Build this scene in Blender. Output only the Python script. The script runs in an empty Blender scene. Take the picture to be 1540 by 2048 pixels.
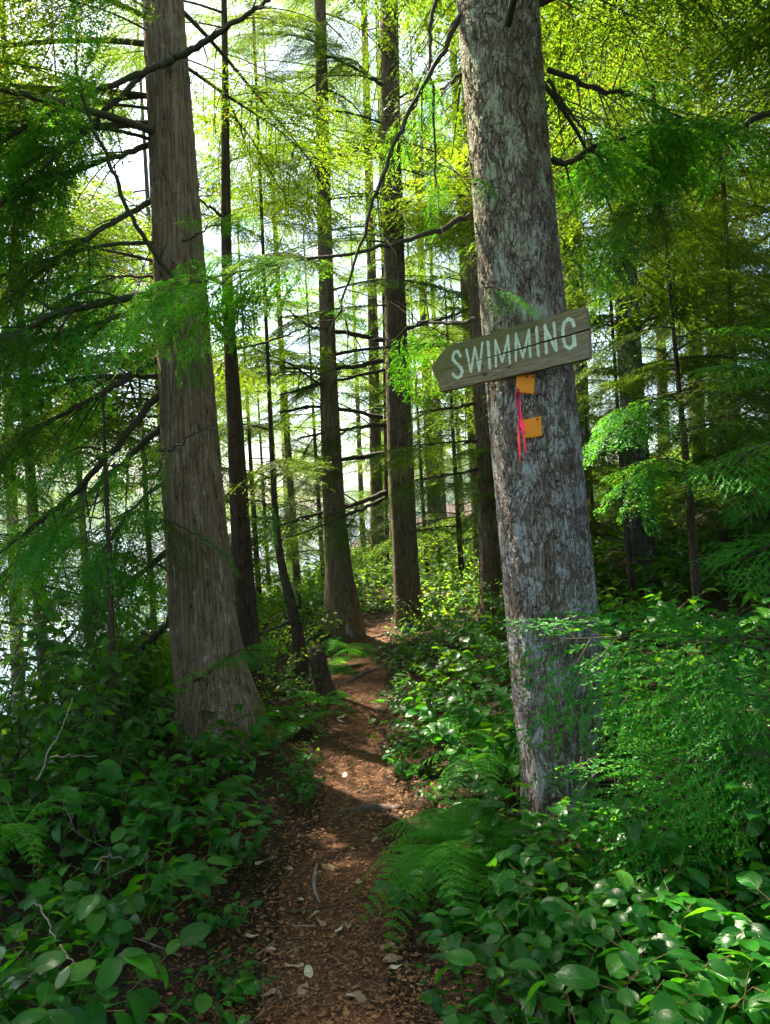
import bpy, math, random
import numpy as np
from mathutils import Vector, Matrix

# ------------------------------------------------------------------ camera, sky, sun, exposure
sc = bpy.context.scene
W0, H0, FPX = 1540.0, 2048.0, 1547.0          # photograph size and focal length in its pixels
CAM = Vector((0, 0, 1.6))
ROLL = math.radians(-2.5)
PITCH = math.radians(0.0)
EXPOSURE = 2.5
SUN_AZ, SUN_EL = math.radians(-40), math.radians(57)     # azimuth from +Y, negative = left
SUN_E, SKY_E = 5.0, 0.105

cd = bpy.data.cameras.new('camera')
cd.sensor_fit = 'VERTICAL'
cd.angle = 2 * math.atan(H0 / 2 / FPX)
cd.clip_start, cd.clip_end = 0.05, 9000
cam = bpy.data.objects.new('camera', cd)
sc.collection.objects.link(cam)
CM = Matrix.Translation(CAM) @ Matrix.Rotation(math.pi / 2 + PITCH, 4, 'X') @ Matrix.Rotation(ROLL, 4, 'Z')
cam.matrix_world = CM
sc.camera = cam
CMI = CM.inverted()

w = bpy.data.worlds.new('World'); sc.world = w; w.use_nodes = True
wn = w.node_tree
sky = wn.nodes.new('ShaderNodeTexSky'); sky.sky_type = 'NISHITA'; sky.sun_disc = False
sky.sun_elevation = SUN_EL; sky.sun_rotation = SUN_AZ
sky.air_density = 1.0; sky.dust_density = 2.5; sky.ozone_density = 1.0
wn.links.new(sky.outputs[0], wn.nodes['Background'].inputs[0])
wn.nodes['Background'].inputs[1].default_value = SKY_E

sd = bpy.data.lights.new('sun', 'SUN'); sd.energy = SUN_E; sd.angle = math.radians(0.53); sd.color = (1.0, 0.90, 0.70)
sun = bpy.data.objects.new('sun', sd); sc.collection.objects.link(sun)
TO_SUN = Vector((math.sin(SUN_AZ) * math.cos(SUN_EL), math.cos(SUN_AZ) * math.cos(SUN_EL), math.sin(SUN_EL)))
sun.rotation_euler = TO_SUN.to_track_quat('Z', 'Y').to_euler()
sun.location = (0, 0, 40)

vs = sc.view_settings
vs.view_transform = 'Standard'; vs.look = 'None'; vs.gamma = 1; vs.exposure = EXPOSURE
sc.render.film_transparent = False
cy = sc.cycles
cy.max_bounces = 4; cy.diffuse_bounces = 2; cy.glossy_bounces = 1; cy.transmission_bounces = 3
cy.transparent_max_bounces = 4; cy.caustics_reflective = False; cy.caustics_refractive = False
cy.use_adaptive_sampling = True; cy.adaptive_threshold = .03; cy.debug_use_spatial_splits = True
cy.use_denoising = True; cy.sample_clamp_indirect = 8.0
try: cy.denoiser = 'OPENIMAGEDENOISE'
except Exception: pass

C = sc.collection
rng = np.random.default_rng(7)
random.seed(7)
PI = math.pi
rad = math.radians

# ------------------------------------------------------------------ pixels <-> world
def P(px, py, d):
    return CM @ Vector(((px - W0 / 2) / FPX * d, (H0 / 2 - py) / FPX * d, -d))
def proj(p):
    q = CMI @ Vector(p)
    if q.z > -0.05: return None
    return (W0 / 2 + q.x / -q.z * FPX, H0 / 2 - q.y / -q.z * FPX, -q.z)
def ray0(px, py, z=0.0):
    p = P(px, py, 1.0); v = p - CAM
    return CAM + v * ((z - CAM.z) / v.z)

# ------------------------------------------------------------------ mesh helpers
def mesh(name, V, F, mat=None, smooth=False, uv=None, mats=None, fmat=None):
    V = np.asarray(V, dtype=np.float32).reshape(-1, 3)
    me = bpy.data.meshes.new(name)
    counts, idx = [], []
    for f in F:
        f = np.asarray(f, dtype=np.int32)
        if f.size == 0: continue
        counts.append(np.full(len(f), f.shape[1], dtype=np.int32)); idx.append(f.ravel())
    counts = np.concatenate(counts); idx = np.concatenate(idx)
    me.vertices.add(len(V)); me.vertices.foreach_set('co', V.ravel())
    me.loops.add(len(idx)); me.loops.foreach_set('vertex_index', idx)
    me.polygons.add(len(counts))
    st = np.zeros(len(counts), dtype=np.int32); st[1:] = np.cumsum(counts)[:-1]
    me.polygons.foreach_set('loop_start', st)
    try: me.polygons.foreach_set('loop_total', counts)
    except Exception: pass
    me.update(calc_edges=True)
    if uv is not None:
        lay = me.uv_layers.new(name='UVMap')
        u = np.asarray(uv, dtype=np.float32)[idx]
        lay.data.foreach_set('uv', u.ravel())
    if smooth: me.polygons.foreach_set('use_smooth', np.ones(len(counts), dtype=bool))
    for m in (mats or ([mat] if mat else [])): me.materials.append(m)
    if fmat is not None: me.polygons.foreach_set('material_index', np.asarray(fmat, dtype=np.int32))
    me.validate()
    return me

class MB:
    """collects tubes, leaves and boxes that make ONE mesh"""
    def __init__(s): s.V = []; s.Q = []; s.T = []; s.n = 0
    def add(s, V, Q=None, T=None):
        V = np.asarray(V, dtype=float).reshape(-1, 3)
        if Q is not None and len(Q): s.Q.append(np.asarray(Q, dtype=int) + s.n)
        if T is not None and len(T): s.T.append(np.asarray(T, dtype=int) + s.n)
        s.V.append(V); s.n += len(V)
    def tube(s, pts, r, sides=5, cap=True):
        V, Q, T = tube(pts, r, sides, cap); s.add(V, Q, T)
    def mesh(s, name, mat, smooth=False):
        F = []
        if s.Q: F.append(np.concatenate(s.Q))
        if s.T: F.append(np.concatenate(s.T))
        return mesh(name, np.concatenate(s.V), F, mat, smooth)

def tube(pts, r, sides=5, cap=True):
    pts = np.asarray(pts, dtype=float); n = len(pts)
    r = np.broadcast_to(np.asarray(r, dtype=float), (n,))
    tan = np.gradient(pts, axis=0); tan /= np.linalg.norm(tan, axis=1)[:, None] + 1e-9
    ref = np.array([0, 0, 1.0]) if abs(tan[0, 2]) < 0.9 else np.array([1.0, 0, 0])
    a = np.cross(tan[0], ref); a /= np.linalg.norm(a)
    A = np.zeros((n, 3)); 
    for i in range(n):
        a = a - tan[i] * np.dot(a, tan[i]); a /= np.linalg.norm(a) + 1e-9; A[i] = a
    B = np.cross(tan, A)
    th = np.arange(sides) * 2 * PI / sides
    V = pts[:, None, :] + r[:, None, None] * (np.cos(th)[None, :, None] * A[:, None, :] + np.sin(th)[None, :, None] * B[:, None, :])
    V = V.reshape(-1, 3)
    i = np.arange(n - 1)[:, None] * sides; j = np.arange(sides)[None, :]; j2 = (j + 1) % sides
    Q = np.stack([i + j, i + j2, i + sides + j2, i + sides + j], -1).reshape(-1, 4)
    T = []
    if cap:
        V = np.vstack([V, pts[-1] + tan[-1] * r[-1] * 0.5, pts[0]])
        k = n * sides; b = (n - 1) * sides
        T = [(b + q, b + (q + 1) % sides, k) for q in range(sides)] + [((q + 1) % sides, q, k + 1) for q in range(sides)]
    return V, Q, T

def rhombs(P0, D, N, l, wd, fold=0.0):
    """leaflets: base point, direction, face normal, length, width"""
    P0 = np.asarray(P0); D = np.asarray(D); N = np.asarray(N)
    D = D / (np.linalg.norm(D, axis=1)[:, None] + 1e-9)
    S = np.cross(D, N); S /= np.linalg.norm(S, axis=1)[:, None] + 1e-9
    l = np.asarray(l)[:, None]; wd = np.asarray(wd)[:, None]
    n = len(P0)
    V = np.empty((n, 4, 3))
    V[:, 0] = P0; V[:, 1] = P0 + D * l * .45 + S * wd * .5; V[:, 2] = P0 + D * l; V[:, 3] = P0 + D * l * .45 - S * wd * .5
    Q = np.arange(n * 4).reshape(n, 4)
    return V.reshape(-1, 3), Q

def link(o):
    C.objects.link(o); return o
def obj(name, me, parent=None, loc=None, mat=None, **props):
    o = bpy.data.objects.new(name, me); link(o)
    if parent is not None: o.parent = parent
    if mat is not None: o.matrix_local = mat
    elif loc is not None: o.location = loc
    for k, v in props.items(): o[k] = v
    return o
def thing(name, label, cat, loc=(0, 0, 0), group=None, rz=0.0):
    o = bpy.data.objects.new(name, None); link(o); o.location = loc; o.rotation_euler = (0, 0, rz)
    o.empty_display_size = 0.1
    o['label'] = label; o['category'] = cat
    if group: o['group'] = group
    return o
def tag(o, label, cat, group=None):
    o['label'] = label; o['category'] = cat
    if group: o['group'] = group
    return o
def frame(origin, xdir, up=(0, 0, 1), s=1.0):
    x = Vector(xdir).normalized(); z = Vector(up); y = z.cross(x)
    if y.length < 1e-4: y = Vector((0, 1, 0)).cross(x)
    y.normalize(); z = x.cross(y)
    M = Matrix((x, y, z)).transposed().to_4x4()
    return Matrix.Translation(Vector(origin)) @ M @ Matrix.Scale(s, 4)

# ------------------------------------------------------------------ material helpers
def N(nt, typ, ins=None, **at):
    n = nt.nodes.new('ShaderNode' + typ)
    for k, v in at.items(): setattr(n, k, v)
    for k, v in (ins or {}).items():
        s = n.inputs[k]
        if isinstance(v, bpy.types.NodeSocket): nt.links.new(v, s)
        else: s.default_value = v
    return n
def newmat(name):
    m = bpy.data.materials.new(name); m.use_nodes = True
    nt = m.node_tree; nt.nodes.clear()
    out = nt.nodes.new('ShaderNodeOutputMaterial')
    return m, nt, out
def c4(c): return (c[0], c[1], c[2], 1)
def mixc(nt, f, a, b, mode='MIX'):
    n = nt.nodes.new('ShaderNodeMix'); n.data_type = 'RGBA'; n.blend_type = mode
    for s, v in ((n.inputs[0], f), (n.inputs[6], a), (n.inputs[7], b)):
        if isinstance(v, bpy.types.NodeSocket): nt.links.new(v, s)
        else: s.default_value = c4(v) if isinstance(v, (tuple, list)) else v
    return n.outputs[2]
def math_(nt, op, a, b=0.0, clamp=False, c=None):
    n = nt.nodes.new('ShaderNodeMath'); n.operation = op; n.use_clamp = clamp
    for s, v in zip(n.inputs, (a, b, c)):
        if v is None: continue
        if isinstance(v, bpy.types.NodeSocket): nt.links.new(v, s)
        else: s.default_value = v
    return n.outputs[0]
def ramp(nt, f, a, b, lo=0.0, hi=1.0, smooth=True):
    n = nt.nodes.new('ShaderNodeMapRange'); n.interpolation_type = 'SMOOTHSTEP' if smooth else 'LINEAR'
    nt.links.new(f, n.inputs[0]); n.inputs[1].default_value = a; n.inputs[2].default_value = b
    n.inputs[3].default_value = lo; n.inputs[4].default_value = hi
    return n.outputs[0]
def noise(nt, vec, scale, detail=4, rough=.6):
    return N(nt, 'TexNoise', {'Vector': vec, 'Scale': scale, 'Detail': detail, 'Roughness': rough}).outputs['Fac']

def leaf_mat(name, c1, c2, t1, t2, rough=.45, transl=.45, spec=.5, veins=False, rare=None):
    m, nt, out = newmat(name)
    oi = N(nt, 'ObjectInfo').outputs['Random']
    gi = N(nt, 'NewGeometry').outputs['Random Per Island']
    r = math_(nt, 'FRACT', math_(nt, 'ADD', math_(nt, 'MULTIPLY', oi, 3.7), gi))
    r2 = math_(nt, 'FRACT', math_(nt, 'ADD', math_(nt, 'MULTIPLY', oi, 7.1), math_(nt, 'MULTIPLY', gi, 13.3)))
    big = math_(nt, 'ADD', math_(nt, 'MULTIPLY', r, .6), math_(nt, 'MULTIPLY', oi, .4))
    col = mixc(nt, big, c1, c2); tc = mixc(nt, big, t1, t2)
    if rare:
        k = ramp(nt, r2, rare[0], rare[0] + .01)
        col = mixc(nt, k, col, rare[1]); tc = mixc(nt, k, tc, rare[2])
    ins = {'Roughness': rough, 'Specular IOR Level': spec}
    if veins:
        uv = N(nt, 'UVMap').outputs[0]
        sx = N(nt, 'SeparateXYZ', {0: uv})
        au = math_(nt, 'ABSOLUTE', math_(nt, 'SUBTRACT', sx.outputs[0], .5))
        mid = ramp(nt, au, .03, .0)
        ph = math_(nt, 'FRACT', math_(nt, 'SUBTRACT', math_(nt, 'MULTIPLY', sx.outputs[1], 6.0), math_(nt, 'MULTIPLY', au, 5.0)))
        sv = ramp(nt, math_(nt, 'ABSOLUTE', math_(nt, 'SUBTRACT', ph, .5)), .09, .0)
        v = math_(nt, 'MAXIMUM', mid, math_(nt, 'MULTIPLY', sv, .55))
        col = mixc(nt, math_(nt, 'MULTIPLY', v, .38), col, (.16, .30, .09))
        tco = N(nt, 'TexCoord').outputs['Object']
        nz = noise(nt, tco, 30, 3)
        col = mixc(nt, ramp(nt, nz, .35, .75, 0, .35), col, (.01, .055, .018))
        hgt = math_(nt, 'SUBTRACT', math_(nt, 'MULTIPLY', nz, .25), v)
        ins['Normal'] = N(nt, 'Bump', {'Strength': .35, 'Distance': .004, 'Height': hgt}).outputs[0]
    ins['Base Color'] = col
    pr = N(nt, 'BsdfPrincipled', ins)
    tr = N(nt, 'BsdfTranslucent', {'Color': tc})
    mx = N(nt, 'MixShader', {0: transl, 1: pr.outputs[0], 2: tr.outputs[0]})
    nt.links.new(mx.outputs[0], out.inputs[0])
    return m

def bark_mat(name, zs, scale, fiss, plate, lichA, lichB, relief, lich=.5, disp=True, moss=None, warp=.05, red=None):
    """scaly or fibrous bark: stretched cells with dark fissures, lichen on the plates"""
    m, nt, out = newmat(name)
    tc = N(nt, 'TexCoord').outputs['Object']
    mp = N(nt, 'Mapping', {'Vector': tc, 'Scale': (1, 1, zs)}).outputs[0]
    wv = N(nt, 'TexNoise', {'Vector': mp, 'Scale': 7.0, 'Detail': 3}).outputs['Color']
    wv = N(nt, 'VectorMath', {0: wv, 1: (.5, .5, .5)}, operation='SUBTRACT').outputs[0]
    wv = N(nt, 'VectorMath', {0: wv, 'Scale': warp * 2}, operation='SCALE').outputs[0]
    q = N(nt, 'VectorMath', {0: mp, 1: wv}, operation='ADD').outputs[0]
    fz = noise(nt, q, scale * 4.5, 5, .7)
    e1 = N(nt, 'TexVoronoi', {'Vector': q, 'Scale': scale}, feature='DISTANCE_TO_EDGE').outputs[0]
    mid = noise(nt, N(nt, 'Mapping', {'Vector': tc, 'Scale': (1, 1, .6)}).outputs[0], 11, 4, .75)
    e1 = math_(nt, 'ADD', e1, math_(nt, 'MULTIPLY', math_(nt, 'SUBTRACT', fz, .5), .34))
    e1 = math_(nt, 'ADD', e1, math_(nt, 'MULTIPLY', ramp(nt, mid, .42, .68), .10))
    vc = N(nt, 'TexVoronoi', {'Vector': q, 'Scale': scale}, feature='F1').outputs['Color']
    cellr = N(nt, 'SeparateColor', {0: vc}).outputs[0]
    e2 = N(nt, 'TexVoronoi', {'Vector': q, 'Scale': scale * 2.3}, feature='DISTANCE_TO_EDGE').outputs[0]
    vc2 = N(nt, 'TexVoronoi', {'Vector': q, 'Scale': scale * 2.3}, feature='F1').outputs['Color']
    cell2 = N(nt, 'SeparateColor', {0: vc2}).outputs[0]
    pl = ramp(nt, e1, .0, .16)
    fl = ramp(nt, e2, .0, .22)
    h = math_(nt, 'ADD', math_(nt, 'MULTIPLY', pl, .55), math_(nt, 'MULTIPLY', math_(nt, 'MULTIPLY', fl, cell2), .30))
    h = math_(nt, 'ADD', h, math_(nt, 'MULTIPLY', cellr, .12))
    h = math_(nt, 'ADD', h, math_(nt, 'MULTIPLY', fz, .22))
    big = noise(nt, tc, 2.6, 4, .65)
    spk = noise(nt, tc, 90, 3, .7)
    col = mixc(nt, cellr, plate[0], plate[1])
    col = mixc(nt, ramp(nt, fz, .35, .7), col, plate[2])
    sz = N(nt, 'SeparateXYZ', {0: tc}).outputs[2]
    lc = mixc(nt, ramp(nt, math_(nt, 'ADD', sz, math_(nt, 'MULTIPLY', big, 2.0)), 2.2, 4.2), lichA, lichB)
    lm = math_(nt, 'ADD', math_(nt, 'MULTIPLY', mid, .55), math_(nt, 'MULTIPLY', cell2, .16))
    lm = math_(nt, 'ADD', lm, math_(nt, 'MULTIPLY', big, .30))
    lm = math_(nt, 'ADD', lm, math_(nt, 'MULTIPLY', math_(nt, 'SUBTRACT', spk, .5), .35))
    lmask = math_(nt, 'MULTIPLY', ramp(nt, lm, .64 - .22 * lich, .74 - .16 * lich), ramp(nt, pl, .25, .8))
    col = mixc(nt, math_(nt, 'MULTIPLY', lmask, .9), col, lc)
    # dark weathered blotches
    dk = math_(nt, 'MULTIPLY', ramp(nt, noise(nt, N(nt, 'Mapping', {'Vector': tc, 'Scale': (1, 1, 2.2), 'Location': (3, 1, 5)}).outputs[0], 5, 4, .7), .58, .70), .75)
    col = mixc(nt, dk, col, plate[3])
    if moss:
        sx = N(nt, 'SeparateXYZ', {0: tc})
        mm = math_(nt, 'ADD', math_(nt, 'MULTIPLY', sx.outputs[0], moss[1]), math_(nt, 'MULTIPLY', sz, -moss[2]))
        mm = math_(nt, 'ADD', mm, math_(nt, 'MULTIPLY', math_(nt, 'SUBTRACT', mid, .5), 2.2))
        col = mixc(nt, ramp(nt, mm, moss[3], moss[3] + .5), col, moss[0])
    col = mixc(nt, ramp(nt, e1, .05, .0), col, fiss)
    pr = N(nt, 'BsdfPrincipled', {'Base Color': col, 'Roughness': .9, 'Specular IOR Level': .2})
    if disp:
        d = N(nt, 'Displacement', {'Height': h, 'Midlevel': .7, 'Scale': relief})
        nt.links.new(d.outputs[0], out.inputs[2]); m.displacement_method = 'BOTH'
    else:
        b = N(nt, 'Bump', {'Strength': 1.0, 'Distance': relief, 'Height': h})
        nt.links.new(b.outputs[0], pr.inputs['Normal'])
    nt.links.new(pr.outputs[0], out.inputs[0])
    return m

def noisy_mat(name, cols, scale, rough=.85, bump=.01, zs=1.0, spec=.3, detail=6, coord='Object'):
    m, nt, out = newmat(name)
    tc = N(nt, 'TexCoord').outputs[coord]
    mp = N(nt, 'Mapping', {'Vector': tc, 'Scale': (1, 1, zs)}).outputs[0]
    a = noise(nt, mp, scale, detail, .7); b = noise(nt, mp, scale * .23, 3, .6)
    oi = N(nt, 'ObjectInfo').outputs['Random']
    col = mixc(nt, ramp(nt, a, .3, .7), cols[0], cols[1])
    col = mixc(nt, ramp(nt, b, .35, .65), col, cols[2])
    col = mixc(nt, math_(nt, 'MULTIPLY', oi, .35), col, cols[0])
    bp = N(nt, 'Bump', {'Strength': 1.0, 'Distance': bump, 'Height': a})
    pr = N(nt, 'BsdfPrincipled', {'Base Color': col, 'Roughness': rough, 'Specular IOR Level': spec, 'Normal': bp.outputs[0]})
    nt.links.new(pr.outputs[0], out.inputs[0])
    return m

M = {}
M['hemlock'] = leaf_mat('hemlock_needles', (.012, .050, .009), (.030, .095, .013), (.10, .27, .008), (.32, .43, .014), rough=.5, transl=.52, spec=.15, rare=(.975, (.22, .10, .02), (.30, .14, .02)))
M['cedar'] = leaf_mat('cedar_scales', (.016, .170, .016), (.055, .260, .022), (.08, .44, .012), (.28, .58, .02), rough=.45, transl=.5, spec=.2, rare=(.985, (.25, .16, .04), (.35, .22, .05)))
M['salal'] = leaf_mat('salal_leaf', (.003, .052, .008), (.026, .175, .010), (.03, .30, .006), (.18, .50, .010), rough=.28, transl=.40, spec=.30, veins=True, rare=(.90, (.050, .185, .018), (.24, .52, .02)))
M['salal_far'] = leaf_mat('salal_leaf_distant', (.008, .065, .009), (.034, .135, .011), (.07, .33, .008), (.24, .48, .012), rough=.38, transl=.42, spec=.34)
M['bright'] = leaf_mat('thin_shrub_leaf', (.024, .110, .012), (.070, .180, .018), (.18, .42, .012), (.40, .56, .02), rough=.5, transl=.55, spec=.2, rare=(.97, (.30, .26, .04), (.5, .42, .05)))
M['fern'] = leaf_mat('fern_frond', (.026, .180, .014), (.075, .260, .018), (.08, .42, .012), (.22, .52, .02), rough=.55, transl=.45, spec=.15)
M['dead_leaf'] = noisy_mat('dead_leaf', [(.20, .105, .055), (.30, .19, .11), (.42, .33, .22)], 40, .7, .002)
M['twig'] = noisy_mat('twig_bark', [(.045, .032, .022), (.085, .065, .045), (.07, .065, .045)], 60, .9, .003, .3)
M['limb'] = noisy_mat('limb_bark', [(.050, .038, .026), (.10, .080, .058), (.060, .070, .035)], 45, .9, .006, .5)
M['salal_stem'] = noisy_mat('salal_stem', [(.10, .045, .022), (.16, .085, .035), (.10, .11, .03)], 50, .7, .002)
M['pale_twig'] = noisy_mat('bleached_twig', [(.20, .17, .14), (.33, .30, .27), (.16, .12, .09)], 60, .8, .002)
M['root'] = noisy_mat('root_wood', [(.055, .033, .026), (.11, .070, .055), (.075, .06, .055)], 30, .8, .008)
M['bark_sign'] = bark_mat('scaly_lichened_bark', .31, 42, (.038, .023, .018), [(.175, .128, .100), (.230, .185, .150), (.125, .086, .066), (.065, .050, .044)], (.42, .42, .445), (.40, .42, .30), .013, lich=.84, warp=.08)
M['bark_cedar'] = bark_mat('stringy_cedar_bark', .055, 34, (.045, .026, .018), [(.230, .152, .100), (.310, .222, .155), (.150, .098, .064), (.135, .095, .068)], (.42, .39, .36), (.32, .29, .22), .016, lich=.42, moss=((.10, .12, .015), 6.0, 1.4, .9), warp=.03)
M['bark_cedar2'] = bark_mat('brown_cedar_bark', .07, 30, (.045, .028, .018), [(.205, .140, .088), (.280, .200, .130), (.140, .094, .060), (.125, .088, .062)], (.36, .33, .28), (.26, .24, .18), .020, lich=.25, disp=False, warp=.03)
M['bark_hemlock'] = bark_mat('furrowed_hemlock_bark', .16, 26, (.030, .019, .013), [(.165, .112, .072), (.225, .160, .108), (.110, .072, .046), (.095, .066, .048)], (.26, .26, .22), (.20, .22, .14), .020, lich=.30, disp=False)
M['bark_dark'] = bark_mat('dark_damp_bark', .14, 30, (.020, .013, .010), [(.080, .055, .037), (.120, .085, .058), (.054, .037, .027), (.05, .038, .03)], (.15, .15, .12), (.12, .14, .07), .014, lich=.2, disp=False)
M['bark_grey'] = bark_mat('grey_mossy_bark', .25, 24, (.025, .018, .014), [(.11, .095, .080), (.16, .14, .12), (.07, .055, .045), (.05, .045, .035)], (.36, .36, .36), (.28, .30, .22), .016, lich=.55, disp=False, moss=((.07, .10, .015), 5.0, .1, .55))

# path and ground
def litter_mat(name, base, dark, light, needle):
    m, nt, out = newmat(name)
    tc = N(nt, 'TexCoord').outputs['Object']
    big = noise(nt, tc, 1.7, 4, .6); a = noise(nt, tc, 22, 6, .75); f = noise(nt, tc, 140, 3, .7)
    wv = N(nt, 'TexNoise', {'Vector': tc, 'Scale': 9.0, 'Detail': 2}).outputs['Color']
    q = N(nt, 'VectorMath', {0: tc, 1: N(nt, 'VectorMath', {0: wv, 'Scale': .35}, operation='SCALE').outputs[0]}, operation='ADD').outputs[0]
    s1 = noise(nt, N(nt, 'Mapping', {'Vector': q, 'Scale': (1, .12, .5), 'Rotation': (0, 0, .6)}).outputs[0], 220, 2, .5)
    s2 = noise(nt, N(nt, 'Mapping', {'Vector': q, 'Scale': (.12, 1, .5), 'Rotation': (0, 0, .3)}).outputs[0], 220, 2, .5)
    st = math_(nt, 'MAXIMUM', s1, s2)
    col = mixc(nt, ramp(nt, a, .32, .68), dark, base)
    col = mixc(nt, ramp(nt, st, .60, .72), col, needle)
    col = mixc(nt, math_(nt, 'MULTIPLY', ramp(nt, f, .58, .72), .6), col, light)
    col = mixc(nt, ramp(nt, big, .35, .7, 0, .5), col, dark)
    h = math_(nt, 'ADD', math_(nt, 'MULTIPLY', a, .7), math_(nt, 'MULTIPLY', st, .5))
    h = math_(nt, 'ADD', h, math_(nt, 'MULTIPLY', f, .25))
    bp = N(nt, 'Bump', {'Strength': 1.0, 'Distance': .03, 'Height': h})
    pr = N(nt, 'BsdfPrincipled', {'Base Color': col, 'Roughness': .92, 'Specular IOR Level': .2, 'Normal': bp.outputs[0]})
    nt.links.new(pr.outputs[0], out.inputs[0]); return m
M['path'] = litter_mat('needle_covered_path', (.150, .072, .040), (.060, .028, .017), (.34, .22, .14), (.26, .125, .062))
M['ground'] = litter_mat('forest_floor', (.055, .032, .019), (.018, .012, .008), (.15, .10, .06), (.10, .055, .03))
M['needle_litter'] = leaf_mat('fallen_needles', (.17, .075, .035), (.36, .20, .10), (.2, .1, .05), (.3, .18, .09), rough=.8, transl=.08, spec=.2)

# ------------------------------------------------------------------ terrain
path_px = [(690, 2300), (665, 2045), (655, 1900), (682, 1750), (722, 1600), (690, 1500), (702, 1420), (722, 1370), (716, 1320), (735, 1285), (762, 1264), (776, 1252)]
pp = [ray0(*q) for q in path_px]
py_ = np.array([-6.0] + [p.y for p in pp] + [13.0, 16.0, 20.0, 60.0]); px_ = np.array([pp[0].x] + [p.x for p in pp] + [pp[-1].x + .5, pp[-1].x + 1.0, pp[-1].x + 1.2, pp[-1].x + 4])
def pathx(y): return np.interp(y, py_, px_)
def sm(x, a, b):
    t = np.clip((x - a) / (b - a), 0, 1); return t * t * (3 - 2 * t)
def terr(x, y):
    x = np.asarray(x, float); y = np.asarray(y, float)
    u = x - pathx(y)
    r = np.clip(u - .30, 0, None); l = np.clip(-u - .30, 0, None)
    z = .03 * sm(r, 0, .3) + .45 * np.minimum(r - .9 * (1 - np.exp(-r / .9)), 5) + .20 * np.clip(r - 5.9, 0, 80)
    z = z + .10 * sm(l, 0, .35) - .02 * np.minimum(l, 1.8) - .42 * np.clip(l - 1.8, 0, 9)
    z = z + (.035 * np.sin(3.1 * x + 1.3 * y) * np.sin(2.3 * y - 1.1 * x) + .02 * np.sin(7 * x + 3) * np.sin(6 * y)) * sm(np.abs(u), .2, .7)
    z = z + .02 * np.sin(1.9 * y) * (1 - sm(np.abs(u), .2, .7)) - .012 * (1 - sm(np.abs(u), .1, .3))
    return np.maximum(z, -3.6)
def tz(x, y): return float(terr(x, y))
def ground_hit(px, py):
    p = P(px, py, 1.0); v = (p - CAM)
    t = .5
    for _ in range(4000):
        q = CAM + v * t
        if q.z <= tz(q.x, q.y): return q
        t *= 1.004
    return q

def axis(segs):
    out = []
    for a, b, s in segs: out.append(np.arange(a, b, s))
    return np.unique(np.concatenate(out))
gx = axis([(-60, -12, 4), (-12, -4, .5), (-4, 4, .10), (4, 12, .5), (12, 121, 4)])
gy = axis([(-20, -1, 2), (-1, 12, .12), (12, 30, .6), (30, 141, 5)])
GX, GY = np.meshgrid(gx, gy)
GZ = terr(GX, GY)
V = np.stack([GX, GY, GZ], -1).reshape(-1, 3)
nx, ny = len(gx), len(gy)
ii = (np.arange(ny - 1)[:, None] * nx + np.arange(nx - 1)[None, :]).ravel()
ground = obj('ground', mesh('ground', V, [np.stack([ii, ii + 1, ii + nx + 1, ii + nx], -1)], M['ground'], True), kind='structure')

ys = np.arange(-2, 12.4, .06); us = np.linspace(-1, 1, 19)
Vp = []
for y in ys:
    hw = .235 + .035 * math.sin(2.7 * y) + .03 * math.sin(5.9 * y + 1)
    for u in us:
        x = float(pathx(y)) + u * hw + .02 * math.sin(9 * y + u)
        e = 1 - abs(u) ** 4
        Vp.append((x, y, tz(x, y) + .006 * e - .012 * (1 - e) + .004))
nu = len(us)
ii = (np.arange(len(ys) - 1)[:, None] * nu + np.arange(nu - 1)[None, :]).ravel()
obj('path', mesh('path', Vp, [np.stack([ii, ii + 1, ii + nu + 1, ii + nu], -1)], M['path'], True), kind='structure')

# lake and far shore
m, nt, out = newmat('lake_water')
tc = N(nt, 'TexCoord').outputs['Object']
bp = N(nt, 'Bump', {'Strength': .35, 'Distance': .3, 'Height': noise(nt, tc, .8, 4, .6)})
pr = N(nt, 'BsdfPrincipled', {'Base Color': c4((.03, .07, .09)), 'Roughness': .12, 'IOR': 1.33, 'Normal': bp.outputs[0]})
nt.links.new(pr.outputs[0], out.inputs[0]); M['water'] = m
obj('lake', mesh('lake', [(-3000, -800, -3), (-6, -800, -3), (-6, 60, -3), (40, 300, -3), (400, 4000, -3), (-3000, 4000, -3)], [[(0, 1, 2, 3, 4, 5)]], M['water']), kind='structure')
M['hill'] = noisy_mat('wooded_far_shore', [(.03, .06, .03), (.05, .09, .045), (.06, .09, .06)], .03, .95, 2.0)
hv, hf = [], []
na = 90
for i in range(na + 1):
    a = rad(-125 + 140 * i / na)
    hgt = 120 + 60 * math.sin(i * .31) + 45 * math.sin(i * .13 + 2) + 14 * math.sin(i * 1.7)
    for k, (R, zz) in enumerate(((1500, -4), (1750, hgt * .45), (2100, hgt * .85), (2500, hgt), (3200, -4))):
        R2 = R + 60 * math.sin(i * .9 + k)
        hv.append((math.sin(a) * R2, math.cos(a) * R2, zz + (8 * math.sin(i * 2.3 + k) if 0 < k < 4 else 0)))
for i in range(na):
    for k in range(4): hf.append((i * 5 + k, i * 5 + k + 1, i * 5 + k + 6, i * 5 + k + 5))
obj('hills', mesh('hills', hv, [hf], M['hill'], True), kind='structure')

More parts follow.
